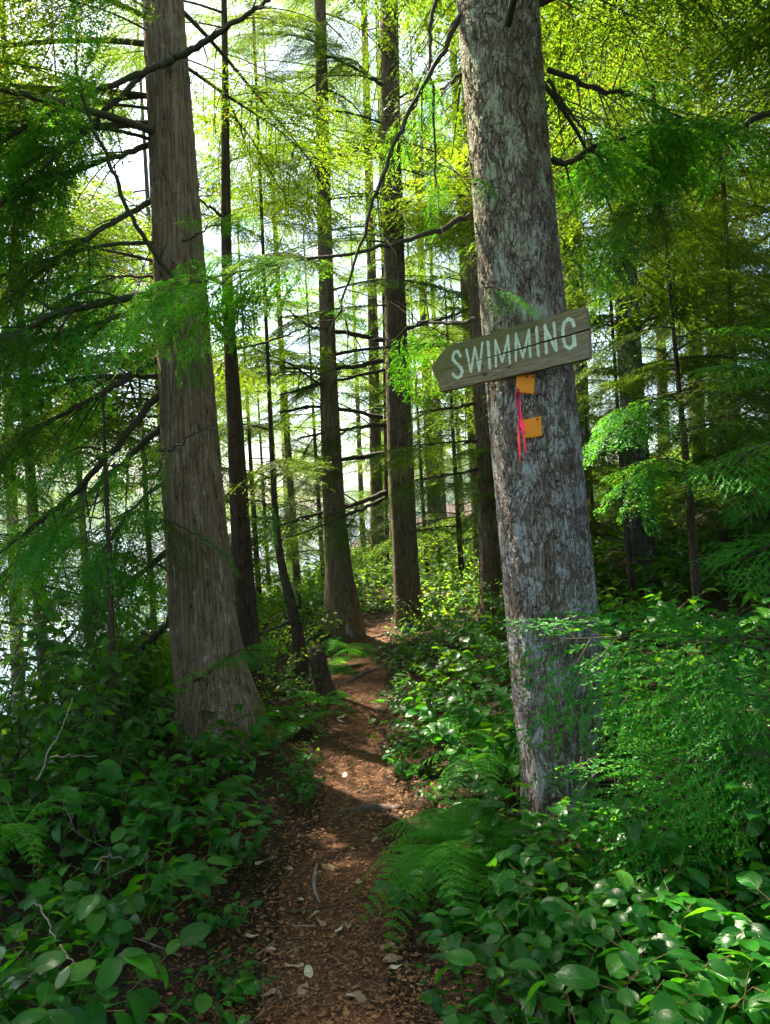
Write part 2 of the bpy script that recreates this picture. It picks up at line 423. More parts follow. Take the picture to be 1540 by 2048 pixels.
# ------------------------------------------------------------------ conifer boughs (shared meshes)
def bough(seed, L=2.4, up=.12, droop=.42, nside=26, side=.34, step=.05, leaf=(.026, .008), live=(.12, 1.0), r0=.018, hang=.35, subk=.34, name='bough', leafmat='hemlock', wobble=.06, sub_ang=48, hug=.75):
    """one limb with flat drooping sprays: returns (wood mesh, foliage mesh)"""
    g = np.random.default_rng(seed)
    n = 16; t = np.linspace(0, 1, n)
    ph = g.uniform(0, 6, 3)
    mp = np.stack([L * t, wobble * L * (np.sin(3.2 * t + ph[0]) - math.sin(ph[0])) * t, L * (up * t - droop * t ** 2) + .02 * L * np.sin(9 * t + ph[1]) * t], -1)
    wood = MB(); fol = MB()
    wood.tube(mp, r0 * (1 - .86 * t), 6)
    def at(tt): return np.array([np.interp(tt, t, mp[:, k]) for k in range(3)])
    LP, LD, LN, LL, LW = [], [], [], [], []
    def leaves(pts, dirn, nrm, dens=1.0):
        seg = np.linalg.norm(np.diff(pts, axis=0), axis=1).sum()
        k = max(3, int(seg / (leaf[0] * .42) * dens))
        s = np.linspace(.05, 1, k)
        p = np.stack([np.interp(s, np.linspace(0, 1, len(pts)), pts[:, c]) for c in range(3)], -1)
        side_v = np.cross(nrm, dirn); side_v /= np.linalg.norm(side_v) + 1e-9
        sg = np.where(np.arange(k) % 2, 1, -1)[:, None]
        d = dirn[None] * .75 + side_v[None] * sg * hug + g.normal(0, .16, (k, 3)) + np.array([0, 0, -.12])
        nn = nrm[None] + g.normal(0, .35, (k, 3))
        LP.append(p); LD.append(d); LN.append(nn)
        LL.append(leaf[0] * g.uniform(.7, 1.25, k) * (1.1 - .4 * s)); LW.append(leaf[1] * g.uniform(.8, 1.2, k))
    for i in range(nside):
        tt = live[0] + (live[1] - live[0]) * (i + g.uniform(-.4, .4)) / nside
        tt = min(max(tt, .04), .985)
        if g.random() < .07: continue
        sg = 1 if i % 2 else -1
        T = at(min(1, tt + .03)) - at(max(0, tt - .03)); T /= np.linalg.norm(T)
        ls = L * side * (math.sin(PI * (.16 + .80 * tt)) ** .8) * g.uniform(.65, 1.15) + .05
        ang = rad(g.uniform(42, 66))
        Y = np.cross([0, 0, 1], T); Y /= np.linalg.norm(Y)
        D = T * math.cos(ang) + Y * sg * math.sin(ang)
        m_ = 7; s = np.linspace(0, 1, m_)
        hg = hang * g.uniform(.6, 1.4)
        pts = at(tt)[None] + ls * (s[:, None] * D[None] + (.22 * s ** 2)[:, None] * T[None]) + np.array([0, 0, 1])[None] * (-hg * ls * s ** 1.8)[:, None]
        wood.tube(pts, r0 * .28 * (1 - .7 * s) * min(1.0, ls / (.3 * L) + .3), 3, False)
        nsub = max(3, int(ls / step))
        Z = np.array([0, 0, 1.0])
        for j in range(nsub):
            u = (j + .6) / nsub
            pb = np.array([np.interp(u, s, pts[:, c]) for c in range(3)])
            d2 = np.array([np.interp(min(1, u + .1), s, pts[:, c]) - np.interp(max(0, u - .1), s, pts[:, c]) for c in range(3)]); d2 /= np.linalg.norm(d2)
            nr = Z - d2 * np.dot(Z, d2); nr /= np.linalg.norm(nr)
            sv = np.cross(nr, d2)
            lsub = (subk * ls * (1 - u) ** .7 + leaf[0] * 1.3) * g.uniform(.6, 1.2)
            sa = rad(sub_ang + g.uniform(-10, 10)); s2 = 1 if j % 2 else -1
            dd = d2 * math.cos(sa) + sv * s2 * math.sin(sa)
            w_ = np.linspace(0, 1, 4)
            sp = pb[None] + lsub * w_[:, None] * dd[None] + np.array([0, 0, -1])[None] * (hang * .8 * lsub * w_ ** 1.7)[:, None]
            nr2 = Z - dd * np.dot(Z, dd); nr2 /= np.linalg.norm(nr2)
            leaves(sp, dd, nr2 + g.normal(0, .12, 3))
        leaves(pts[2:], D, Z - D * np.dot(Z, D), .8)
    if LP:
        Vv, Q = rhombs(np.concatenate(LP), np.concatenate(LD), np.concatenate(LN), np.concatenate(LL), np.concatenate(LW))
        fol.add(Vv, Q)
    wm = wood.mesh(name + '_limb', M['limb'], True)
    fm = fol.mesh(name + '_foliage', M[leafmat])
    return wm, fm

def dead_limb(seed, L=2.0, r0=.016, n=9, droop=.25):
    g = np.random.default_rng(seed); wood = MB()
    t = np.linspace(0, 1, 12)
    mp = np.stack([L * t, .08 * L * np.sin(4 * t + g.uniform(0, 6)) * t, L * (.12 * t - droop * t ** 1.6)], -1)
    wood.tube(mp, r0 * (1 - .85 * t), 6)
    for i in range(n):
        tt = g.uniform(.15, .98); p = np.array([np.interp(tt, t, mp[:, k]) for k in range(3)])
        l = L * g.uniform(.12, .35) * (1.1 - .6 * tt); a = g.uniform(.5, 1.1) * (1 if i % 2 else -1)
        d = np.array([math.cos(a), math.sin(a), g.uniform(-.5, .1)])
        s = np.linspace(0, 1, 5)
        q = p[None] + l * s[:, None] * d[None] + np.array([.2, 0, -.25])[None] * (l * s ** 2)[:, None]
        wood.tube(q, r0 * .3 * (1 - .7 * s), 3, False)
        for j in range(4):
            u = g.uniform(.25, 1); pb = np.array([np.interp(u, s, q[:, k]) for k in range(3)])
            d3 = d + g.normal(0, .6, 3); l3 = l * g.uniform(.15, .4)
            wood.tube(np.stack([pb, pb + d3 * l3 * .5 + [0, 0, -.05 * l3], pb + d3 * l3 + [0, 0, -.2 * l3]]), [r0 * .12, r0 * .1, r0 * .05], 3, False)
    return wood.mesh('dead_limb', M['limb'], True)

LIVE = [bough(10 + i, 2.4, up=.10 + .06 * (i % 3), droop=.36 + .10 * (i % 2), nside=36, side=.40, step=.052, leaf=(.044, .0140), hug=.45) for i in range(5)]
SPARSE = [bough(30 + i, 2.8, up=.05, droop=.40, nside=24, live=(.28, 1.0), side=.34, r0=.022, step=.052, leaf=(.044, .0140), hug=.45) for i in range(4)]
FAR = [bough(50 + i, 2.6, up=.10, droop=.36, nside=22, side=.42, step=.085, leaf=(.080, .026), r0=.02, hug=.5) for i in range(4)]
CEDAR = [bough(70 + i, 1.0, up=.16, droop=.26, nside=20, side=.40, step=.040, leaf=(.026, .0095), r0=.007, hang=.40, subk=.50, leafmat='cedar', name='cedar_bough', sub_ang=38, hug=.36) for i in range(3)]
SPRAY = [bough(80 + i, .7, up=.05, droop=.40, nside=20, side=.36, step=.050, leaf=(.042, .0145), r0=.005, hang=.4, leafmat='cedar', name='spray', hug=.5) for i in range(3)]
DEAD = [dead_limb(90 + i) for i in range(4)]

# ------------------------------------------------------------------ trees
# image areas that no bough nearer than the given distance may cover (what the photo shows unobstructed)
KEEP = [(860, 560, 1200, 960, 3.5, 1.0), (925, 0, 1205, 1300, 3.5, .9), (600, 1190, 830, 2048, 10.0, 1.0), (540, 1260, 1000, 2048, 6.5, 1.0),
        (275, 0, 440, 1350, 5.2, .7), (725, 0, 880, 700, 10.0, .6), (755, 0, 848, 1230, 10.0, .85), (1255, 850, 1320, 1150, 7.8, .7), (1240, 430, 1280, 560, 7.8, .5), (640, 600, 720, 1230, 9.7, .8), (845, 880, 1000, 1250, 9, .8), (430, 600, 520, 1400, 6.2, .6)]
def blocked(pts, g):
    for p in pts:
        q = proj(p)
        if q is None: continue
        if q[2] < 1.7 and -300 < q[0] < 1840 and -300 < q[1] < 2300: return True
        for (x0, y0, x1, y1, dm, pr) in KEEP:
            if x0 - 25 < q[0] < x1 + 25 and y0 < q[1] < y1 and q[2] < dm and g.random() < pr: return True
    return False

# gaps in the canopy: places the photograph shows in direct sun; boughs on their line to the sun are left out
HOLES = []
def sun_hole(px, py, r=.21, lift=.1):
    q = ground_hit(px, py); HOLES.append((np.array([q.x, q.y, q.z + lift]), r))
for a_ in ((640, 1545, .32), (700, 1400, .32), (735, 1640, .28), (760, 1280, .3), (655, 1500), (705, 1350), (745, 1300), (820, 1450), (870, 1330), (960, 1400), (850, 1250), (1100, 1250), (930, 1330), (880, 1400), (900, 1180), (950, 1120), (1000, 1520), (600, 1300)): sun_hole(*a_)
for p_, r_ in (((1.0, 2.1, .5), .32), ((.62, 3.0, .5), .25), (tuple(P(1180, 1350, 2.95)), .3), (tuple(P(1320, 1380, 2.95)), .25), (tuple(P(850, 1650, 3.0)), .16), (tuple(P(960, 1500, 4.0)), .2), (tuple(P(1260, 1610, 2.75)), .25), (tuple(P(1430, 1630, 2.75)), .25), (tuple(P(1460, 930, 2.95)), .25), (tuple(P(900, 1120, 11)), .5), (tuple(P(960, 1060, 11)), .5), (tuple(P(860, 1180, 10.5)), .45), (tuple(P(600, 1250, 8.5)), .4), (tuple(P(560, 1150, 9)), .4), (tuple(P(720, 1100, 14)), .6), (tuple(P(620, 900, 12)), .5), (tuple(P(650, 1150, 9.8)), .35), (tuple(P(590, 620, 12)), .5), (tuple(P(980, 1130, 9.5)), .5), (tuple(P(890, 1090, 12)), .5), (tuple(P(1150, 1150, 9.5)), .5), (tuple(P(1380, 1000, 9)), .4)): HOLES.append((np.array(p_), r_))
SUNV = np.array(TO_SUN)
def in_hole(pts):
    for p in pts:
        for h, r in HOLES:
            w_ = p - h; k = w_ @ SUNV
            if k > 0 and np.linalg.norm(w_ - k * SUNV) < r: return True
    return False
class Tree:
    def __init__(s, name, label, px, d, bark, H=18, group=None, dense=False, flare=1.35, cat='tree', seed=0, under=.25, sides=14, bumpy=.03):
        """px: list of (x, y, width) pixels up the trunk, base first; d: distance of the trunk"""
        s.g = np.random.default_rng(seed)
        A = [np.array(P(x, y, d)) for x, y, _ in px]; R = [w_ / 2 / FPX * d for _, _, w_ in px]
        dn = A[0] - A[1]; dn /= np.linalg.norm(dn)
        base = A[0]; zg = tz(base[0], base[1])
        k = (zg - base[2]) / dn[2] if abs(dn[2]) > .2 else 0
        foot = base + dn * k
        s.foot = foot
        lead = [foot + dn * under, foot + dn * 0.0, foot - dn * .25]
        lr = [R[0] * flare * 1.08, R[0] * flare, R[0] * (1 + (flare - 1) * .4)]
        if A[0][2] < foot[2] + .3: A, R = A[1:], R[1:]
        A = lead + A; R = lr + R
        top = A[-1]; upd = A[-1] - A[-2]; upd /= np.linalg.norm(upd); upd = upd * .6 + np.array([0, 0, .4]); upd /= np.linalg.norm(upd)
        if H > top[2]:
            nst = max(2, int((H - top[2]) / 2)); r_t = R[-1]
            for i in range(1, nst + 1):
                A.append(top + upd * (H - top[2]) / upd[2] * i / nst); R.append(max(.015, r_t * (1 - i / nst) ** .85))
        A = np.array(A); R = np.array(R)
        L = np.concatenate([[0], np.cumsum(np.linalg.norm(np.diff(A, axis=0), axis=1))])
        s.A, s.R, s.L = A, R, L
        s.root = thing(name, label, cat, tuple(foot), group)
        st = np.arange(0, L[-1], .25)
        if dense:
            st = np.concatenate([np.arange(0, min(L[-1], dense[1]), dense[0]), np.arange(dense[1], L[-1], .3)]); sides = dense[2]
        st = np.append(st, L[-1])
        pts = np.stack([np.interp(st, L, A[:, k]) for k in range(3)], -1)
        # smooth the axis and roughen the outline
        ker = np.ones(5) / 5
        for _ in range(2 if not dense else 14):
            q = pts.copy(); q[1:-1] = (pts[:-2] + pts[1:-1] * 2 + pts[2:]) / 4; pts = q
        rr = np.interp(st, L, R)
        if dense:
            for _ in range(220): rr[1:-1] = (rr[:-2] + 2 * rr[1:-1] + rr[2:]) / 4
        Vv, Q, T = tube(pts - foot, rr, sides, True)
        nr = len(st) * sides
        th = np.tile(np.arange(sides) * 2 * PI / sides, len(st)); zz = np.repeat(st, sides)
        ph = s.g.uniform(0, 6, 6)
        lob = bumpy * (np.sin(2 * th + .7 * zz + ph[0]) + .7 * np.sin(3 * th - .5 * zz + ph[1]) + .5 * np.sin(5 * th + 1.3 * zz + ph[2]) + .4 * np.sin(zz * 2.7 + 2 * th + ph[3]))
        fl = np.exp(-zz / .35) * (.07 if dense else .13) * np.sin(5 * th + ph[4])
        cen = np.repeat(pts - foot, sides, 0)
        Vv[:nr] = cen + (Vv[:nr] - cen) * (1 + lob + fl)[:, None]
        s.trunk = obj('trunk', mesh('trunk', Vv, [Q, T], bark, True), s.root)
    def at_z(s, z):
        return np.array([np.interp(z, s.A[:, 2], s.A[:, k]) for k in range(3)])
    def r_z(s, z): return float(np.interp(z, s.A[:, 2], s.R))
    def crown(s, z0, z1, n, Lmax, kinds, az=None, shape=.6, pitch=(-8, 14), Lmin=.7, check=True, taperlow=0.0):
        g = s.g; k = 0
        for i in range(n):
            f = (i + g.random()) / n; z = z0 + (z1 - z0) * f
            for tr in range(5):
                a = g.uniform(0, 2 * PI) if az is None else rad(g.uniform(*az))
                Lb = max(Lmin, Lmax * (1 - f) ** shape * g.uniform(.7, 1.15))
                p = s.at_z(z); d = np.array([math.cos(a), math.sin(a), 0])
                pts = [p + d * Lb * q + np.array([0, 0, -.3 * Lb * q * q]) for q in (.2, .4, .6, .8, 1.0)]
                if not check or not blocked(pts, g): break
            else: continue
            if in_hole(pts): continue
            qs = [proj(p_) for p_ in pts]
            if all(q is None or q[1] < -260 or q[0] < -260 or q[0] > 1800 for q in qs) and g.random() < (THIN if s.foot[1] < 8.5 else .92): continue
            kind = kinds[int(g.integers(len(kinds)))]
            s.limb(kind, p, a, rad(g.uniform(*pitch)), Lb)
    def limb(s, kind, p, a, pitch, Lb, roll=None):
        g = s.g
        me, fm = kind if isinstance(kind, tuple) else (kind, None)
        nat = max(v.co.x for v in me.vertices) if me.name not in NAT else NAT[me.name]; NAT[me.name] = nat
        Mx = Matrix.Translation(Vector(p) - Vector(s.foot)) @ Matrix.Rotation(a, 4, 'Z') @ Matrix.Rotation(-pitch, 4, 'Y') @ Matrix.Rotation(g.uniform(-.25, .25) if roll is None else roll, 4, 'X') @ Matrix.Diagonal((Lb / nat, Lb / nat * g.choice([-1, 1]), Lb / nat, 1))
        b = obj('branch', me, s.root, mat=Mx)
        if fm: obj('foliage', fm, b)
        return b
    def pixlimb(s, pts, wpx, sprays=(), start=None, twigs=8, tw=.35):
        """a limb drawn through (x, y, distance) pixels; sprays: list of (fraction, kind index list, length, count)"""
        g = s.g
        Wp = np.array([P(*q) for q in pts])
        t0 = np.linspace(0, 1, len(Wp)); t = np.linspace(0, 1, 6 * len(Wp))
        c = np.stack([np.interp(t, t0, Wp[:, k]) for k in range(3)], -1)
        for _ in range(6): c[1:-1] = (c[:-2] + 2 * c[1:-1] + c[2:]) / 4
        c[1:-1] += g.normal(0, .006, c[1:-1].shape)
        dd = np.interp(t, t0, [q[2] for q in pts])
        r = np.interp(t, np.linspace(0, 1, len(wpx)), wpx) / 2 / FPX * dd
        mb = MB(); o0 = Vector(c[0]); mb.tube(c - c[0], r, 7)
        Lc = np.linalg.norm(np.diff(c, axis=0), axis=1).sum()
        for i in range(twigs):
            k = int(g.integers(len(c) // 5, len(c) - 1)); T = c[min(k + 1, len(c) - 1)] - c[k - 1]; T /= np.linalg.norm(T)
            d = T * .7 + g.normal(0, .5, 3); d /= np.linalg.norm(d); l = tw * g.uniform(.4, 1.2); q = np.linspace(0, 1, 5)
            tp = (c[k] - c[0])[None] + l * q[:, None] * d[None] + np.array([0, 0, -.3])[None] * (l * q ** 2)[:, None]
            mb.tube(tp, r[k] * .35 * (1 - .7 * q) + .0008, 4, False)
        b = obj('branch', mb.mesh('limb', M['limb'], True), s.root, loc=o0 - Vector(s.foot))
        for (f0, f1, kinds, ln, cnt) in sprays:
            for i in range(cnt):
                f = f0 + (f1 - f0) * (i + g.random()) / cnt; k = min(len(c) - 2, int(f * (len(c) - 1)))
                T = c[k + 1] - c[k]; T /= np.linalg.norm(T)
                sv = np.cross(T, [0, 0, 1]); d = T * .8 + sv * g.uniform(.3, 1.1) * g.choice([-1, 1]) + np.array([0, 0, g.uniform(-.35, .1)])
                dn_ = d / np.linalg.norm(d)
                if in_hole([c[k], c[k] + dn_ * ln * .5, c[k] + dn_ * ln]): continue
                kd = kinds[int(g.integers(len(kinds)))]
                nat = NAT.setdefault(kd[0].name, max(v.co.x for v in kd[0].vertices))
                Mx = frame(c[k] - c[0], d, (g.normal(0, .25), g.normal(0, .25), 1), ln * g.uniform(.7, 1.2) / nat)
                obj('foliage', joined(kd), b, mat=Mx)
        return b
NAT = {}
THIN = .58          # share of boughs left out where the photograph shows nothing of them
_J = {}
def joined(kd):
    """spray with its twig in one mesh, for sub-parts"""
    k = kd[0].name
    if k not in _J:
        a, b = kd
        def arr(me):
            v = np.empty(len(me.vertices) * 3, np.float32); me.vertices.foreach_get('co', v)
            q = [tuple(p.vertices) for p in me.polygons]; return v.reshape(-1, 3), q
        va, qa = arr(a); vb, qb = arr(b)
        n = len(va)
        Q = [f for f in qa if len(f) == 4] + [tuple(i + n for i in f) for f in qb]
        T = [f for f in qa if len(f) == 3]
        fm = [0] * (len(qa) - len(T)) + [1] * len(qb) + [0] * len(T)
        _J[k] = mesh(k + '_spray', np.vstack([va, vb]), [Q, T] if T else [Q], mats=[M['limb'], b.materials[0]], fmat=fm)
    return _J[k]

# --- the fir that carries the sign
T1 = Tree('fir_tree', 'stout grey scaly fir trunk with lichen carrying the wooden sign', [(1120, 1660, 150), (1120, 1500, 168), (1110, 1300, 184), (1089, 1080, 176), (1061, 780, 172), (1044, 600, 164), (1018, 300, 157), (995, 0, 158)], 3.75, M['bark_sign'], H=17, dense=(.010, 5.6, 150), flare=1.0, seed=1, bumpy=.014)
T1.crown(3.7, 8, 40, 2.8, LIVE + SPARSE, shape=.25)
# left-hand boughs and hanging limbs of the fir
T1.pixlimb([(930, 20, 3.75), (880, 110, 3.7), (800, 265, 3.6), (745, 400, 3.5), (700, 560, 3.45), (650, 700, 3.4)], [13, 9, 8, 6, 3], [(.15, .6, SPRAY, .35, 4)], twigs=14)
T1.pixlimb([(925, -60, 3.8), (860, 10, 3.8), (858, 140, 3.75), (872, 300, 3.7), (860, 450, 3.7)], [12, 8, 5, 2], [(.5, 1, SPRAY, .3, 3)], twigs=10)
T1.pixlimb([(940, 430, 3.75), (860, 470, 3.7), (720, 505, 3.55), (540, 530, 3.45), (400, 560, 3.4), (300, 600, 3.4)], [12, 9, 6, 4, 2], [(.25, 1.0, SPRAY, .42, 16), (.5, 1.0, CEDAR, .4, 5)], twigs=4)
T1.pixlimb([(955, 640, 3.75), (900, 650, 3.9), (840, 640, 4.1), (760, 700, 4.3)], [10, 6, 3], [(.3, 1, SPRAY, .4, 8)], twigs=8)
T1.pixlimb([(1095, 140, 3.75), (1200, 180, 3.8), (1290, 195, 3.9), (1400, 260, 4.0)], [12, 8, 3], [(.4, 1, SPRAY, .5, 9)], twigs=10)
T1.pixlimb([(1095, 160, 3.75), (1150, 240, 3.75), (1200, 300, 3.8)], [9, 6, 2], [(.6, 1, SPRAY, .35, 3)], twigs=10)
T1.pixlimb([(1105, 318, 3.75), (1135, 330, 3.75), (1200, 285, 3.85), (1330, 250, 4.0)], [15, 11, 4], [(.4, 1, SPRAY, .5, 10)], twigs=12)
T1.pixlimb([(945, 130, 3.75), (880, 180, 3.9), (790, 240, 4.2)], [8, 5, 2], [(.4, 1, SPRAY, .4, 6)], twigs=8)
T1.pixlimb([(965, 565, 3.7), (985, 575, 3.45), (1015, 585, 3.35)], [5, 4, 2], [(.3, 1, SPRAY, .22, 3)], twigs=2, tw=.1)
T1.pixlimb([(950, 370, 3.7), (965, 360, 3.5), (985, 370, 3.4)], [4, 3, 2], [(.3, 1, SPRAY, .18, 3)], twigs=2, tw=.1)

# --- big cedar on the left of the path
T2 = Tree('cedar_tree', 'thick stringy barked cedar trunk left of the path with mossy foot', [(455, 1500, 165), (434, 1400, 150), (408, 1250, 133), (388, 1000, 117), (365, 650, 101), (362, 600, 100), (344, 300, 88), (325, 0, 80)], 5.3, M['bark_cedar'], H=19, dense=(.016, 6.6, 110), flare=1.25, seed=2, bumpy=.022)
T2.crown(4.2, 9, 52, 3.2, LIVE + SPARSE, shape=.25)
T2.crown(3.2, 6.0, 14, 2.6, SPARSE + LIVE, az=(100, 260))
for pts, wd in [([(315, 715, 5.3), (225, 775, 5.1), (90, 850, 4.9), (-30, 910, 4.8)], [17, 13, 8, 5]),
                ([(318, 752, 5.3), (200, 752, 5.3), (100, 762, 5.4), (-20, 775, 5.5)], [12, 9, 7, 4]),
                ([(320, 785, 5.3), (240, 880, 5.2), (150, 990, 5.1), (20, 1090, 5.0), (-40, 1130, 5.0)], [16, 15, 12, 9, 6]),
                ([(325, 850, 5.3), (240, 930, 5.5), (120, 1040, 5.7), (0, 1150, 5.8)], [14, 12, 9, 5]),
                ([(330, 960, 5.3), (270, 1010, 5.2), (225, 1070, 5.0), (180, 1130, 4.9)], [10, 7, 5, 3]),
                ([(340, 1100, 5.3), (280, 1150, 5.5), (200, 1210, 5.7), (80, 1330, 5.8)], [14, 11, 8, 4]),
                ([(345, 1230, 5.3), (310, 1275, 5.4), (260, 1320, 5.6)], [14, 11, 6]),
                ([(315, 600, 5.3), (220, 640, 5.2), (100, 670, 5.0), (-20, 700, 5.0)], [13, 10, 7, 4]),
                ([(310, 553, 5.3), (250, 553, 5.3), (165, 555, 5.4)], [7, 5, 3]),
                ([(312, 580, 5.3), (200, 610, 4.9), (110, 625, 4.7), (0, 690, 4.5)], [18, 14, 12, 8]),
                ([(300, 290, 5.3), (210, 320, 5.2), (110, 360, 5.1), (-10, 400, 5.0)], [13, 10, 8, 5]),
                ([(305, 400, 5.3), (180, 470, 5.0), (60, 560, 4.9), (-20, 640, 4.8)], [12, 10, 7, 4]),
                ([(295, 140, 5.3), (180, 250, 5.0), (80, 340, 4.8), (-20, 420, 4.7)], [12, 10, 7, 4])]:
    T2.pixlimb(pts, wd, [(.2, 1.0, SPRAY, .55, 6), (.3, 1.0, LIVE[:2], .9, 2)], twigs=12, tw=.5)
T2.pixlimb([(330, 125, 5.15), (410, 85, 4.9), (470, 45, 4.8), (540, 0, 4.7)], [15, 13, 10, 8], [(.5, 1, SPRAY, .4, 4)], twigs=8)
T2.pixlimb([(345, 120, 5.1), (295, 140, 5.0), (210, 175, 4.9), (100, 220, 4.8), (-20, 300, 4.7)], [15, 13, 11, 8, 5], [(.3, 1, SPRAY, .5, 12)], twigs=10)
T2.pixlimb([(385, 600, 5.1), (330, 535, 5.0), (262, 440, 4.8), (215, 320, 4.6), (170, 220, 4.5), (150, 120, 4.4)], [9, 10, 9, 8, 6, 5], [(.6, 1, SPRAY, .4, 6)], twigs=8)
T2.pixlimb([(385, 600, 5.1), (420, 640, 5.2), (470, 690, 5.6)], [9, 7, 5], twigs=2)
T2.pixlimb([(330, 700, 5.1), (360, 640, 5.0), (400, 590, 4.95), (440, 520, 4.9)], [5, 4, 3, 2], [(.2, 1, SPRAY, .3, 4)], twigs=4)
for (a, b, dd_) in [((345, 900), (430, 850), 4.9), ((335, 1040), (480, 1130), 4.9), ((400, 1360), (505, 1290), 4.9), ((240, 930), (90, 950), 4.6), ((330, 900), (300, 990), 4.8), ((330, 640), (370, 700), 5.0), ((380, 480), (460, 440), 5.0)]:
    T2.pixlimb([(a[0] - 15, a[1], dd_ + .15), (a[0], a[1], dd_), ((a[0] + b[0]) / 2, (a[1] + b[1]) / 2 - 8, dd_ - .1), (b[0], b[1], dd_ - .15)], [5, 4, 2], [(.2, .9, CEDAR, .30, 5), (.9, 1, SPRAY, .25, 2)], twigs=1)

# --- slim dark trunk behind it
T3 = Tree('hemlock_tree', 'slim dark trunk close behind the thick mossy cedar', [(517, 1460, 50), (497, 1300, 50), (480, 1050, 40), (470, 850, 32), (457, 650, 24), (452, 500, 21), (450, 100, 12)], 6.3, M['bark_dark'], H=11, flare=1.15, seed=3)
T3.crown(2.4, 8.0, 54, 2.1, LIVE + DEAD + SPARSE, shape=.5)
for pts, wd in [([(465, 690, 6.2), (430, 640, 6.0), (400, 560, 5.9)], [7, 5, 3]), ([(455, 440, 6.3), (420, 415, 6.2), (385, 390, 6.0)], [8, 5, 3]), ([(460, 700, 6.3), (520, 690, 6.2), (600, 660, 6.1), (690, 620, 6.0)], [6, 5, 3, 2]), ([(490, 1000, 6.3), (520, 1000, 6.3), (545, 1020, 6.3)], [6, 4, 2])]:
    T3.pixlimb(pts, wd, [(.4, 1, SPRAY, .4, 4)], twigs=6)

# --- kinked young tree and the stump beside it
T4 = Tree('hemlock_tree', 'thin young tree with a kinked stem near a dark stump', [(607, 1380, 27), (601, 1290, 25), (590, 1215, 22), (565, 1160, 18), (553, 1080, 15), (545, 950, 11), (538, 780, 8)], 7.4, M['bark_dark'], H=6.4, flare=1.1, seed=4)
T4.crown(1.8, 6.0, 30, 1.4, LIVE, shape=.4)
T4.pixlimb([(598, 1215, 7.4), (600, 1195, 7.35), (592, 1180, 7.3)], [10, 6, 3], twigs=1, tw=.1)
T4.pixlimb([(590, 1240, 7.4), (550, 1255, 7.2), (515, 1270, 7.1)], [8, 6, 4], twigs=4, tw=.2)

T5 = Tree('cedar_tree', 'brown cedar with broad flared base left of the path bend', [(686, 1238, 72), (678, 1150, 54), (671, 1050, 47), (664, 950, 42), (656, 710, 34), (648, 400, 28), (640, 0, 22)], 10.0, M['bark_cedar2'], H=19, flare=1.2, seed=5, sides=22)
T5.crown(3.0, 10.5, 84, 3.1, LIVE + SPARSE)
T6 = Tree('hemlock_tree', 'tall brown trunk standing right where the path bends', [(818, 1245, 52), (810, 1100, 48), (800, 900, 50), (790, 600, 43), (783, 300, 40), (778, 0, 36)], 10.4, M['bark_hemlock'], H=20, flare=1.15, seed=6, sides=22)
T6.crown(3.6, 11, 66, 3.0, LIVE + SPARSE)
for pts, wd in [([(772, 985, 10.3), (700, 1012, 10.1), (640, 1025, 10), (560, 1050, 9.9)], [11, 9, 7, 4]), ([(774, 995, 10.3), (720, 1020, 9.8), (660, 1045, 9.5), (560, 1080, 9.3)], [8, 7, 5, 3]), ([(770, 908, 10.3), (690, 918, 10.2), (610, 935, 10.1), (520, 960, 10)], [12, 9, 8, 4]),
                ([(765, 722, 10.3), (680, 738, 10), (560, 735, 9.8)], [10, 8, 5]), ([(765, 680, 10.3), (690, 665, 10.1), (630, 660, 10), (585, 630, 9.9)], [11, 9, 7, 4]), ([(770, 850, 10.3), (690, 858, 10), (600, 875, 9.8)], [9, 6, 4]), ([(800, 660, 10.3), (880, 640, 10.1), (960, 610, 10)], [7, 6, 4]), ([(768, 740, 10.3), (650, 765, 10), (560, 790, 9.8)], [7, 5, 3]), ([(765, 835, 10.3), (650, 810, 10.2), (560, 825, 10)], [9, 7, 5]),
                ([(765, 290, 10.3), (700, 300, 10), (640, 330, 9.8)], [7, 5, 3]), ([(765, 170, 10.3), (700, 130, 10), (650, 110, 9.8)], [8, 6, 3])]:
    T6.pixlimb(pts, wd, [(.3, 1.0, LIVE[1:3], .9, 5)], twigs=12, tw=.7)
T7 = Tree('hemlock_tree', 'straight distant trunk in the gap between the two brown trees', [(758, 1185, 27), (752, 950, 24), (745, 600, 20)], 16, M['bark_hemlock'], H=20, seed=7)
T7.crown(4, 19, 34, 3.0, FAR)
T7b = Tree('hemlock_tree', 'pole thin trunk touching the distant straight trunk', [(775, 1185, 9), (772, 950, 8), (768, 650, 6)], 16.5, M['bark_dark'], H=15, seed=71)
T7b.crown(4, 14, 16, 2.0, FAR)
T8 = Tree('fir_tree', 'brown trunk half hidden behind the left edge of the sign tree', [(980, 1085, 46), (975, 900, 44), (962, 700, 42), (950, 400, 38)], 9.2, M['bark_hemlock'], H=18, seed=8, sides=20)
T8.crown(3.6, 12, 56, 2.8, LIVE + SPARSE)
for pts, wd in [([(965, 805, 9.2), (910, 815, 9.0), (830, 825, 8.8)], [8, 6, 3]), ([(965, 880, 9.2), (900, 885, 9), (840, 890, 8.8)], [6, 4, 3]), ([(975, 935, 9.2), (900, 950, 9), (830, 960, 8.8)], [7, 5, 3])]:
    T8.pixlimb(pts, wd, [(.3, 1, LIVE[:2], .8, 4)], twigs=10, tw=.5)
T9 = Tree('fir_tree', 'grey mossy trunk on the slope right of the sign tree', [(1290, 1170, 52), (1283, 1050, 50), (1270, 900, 50), (1258, 700, 46), (1247, 480, 44), (1225, 200, 38)], 8.0, M['bark_grey'], H=18, seed=9, sides=22)
T9.crown(2.8, 12, 60, 2.8, LIVE + SPARSE)
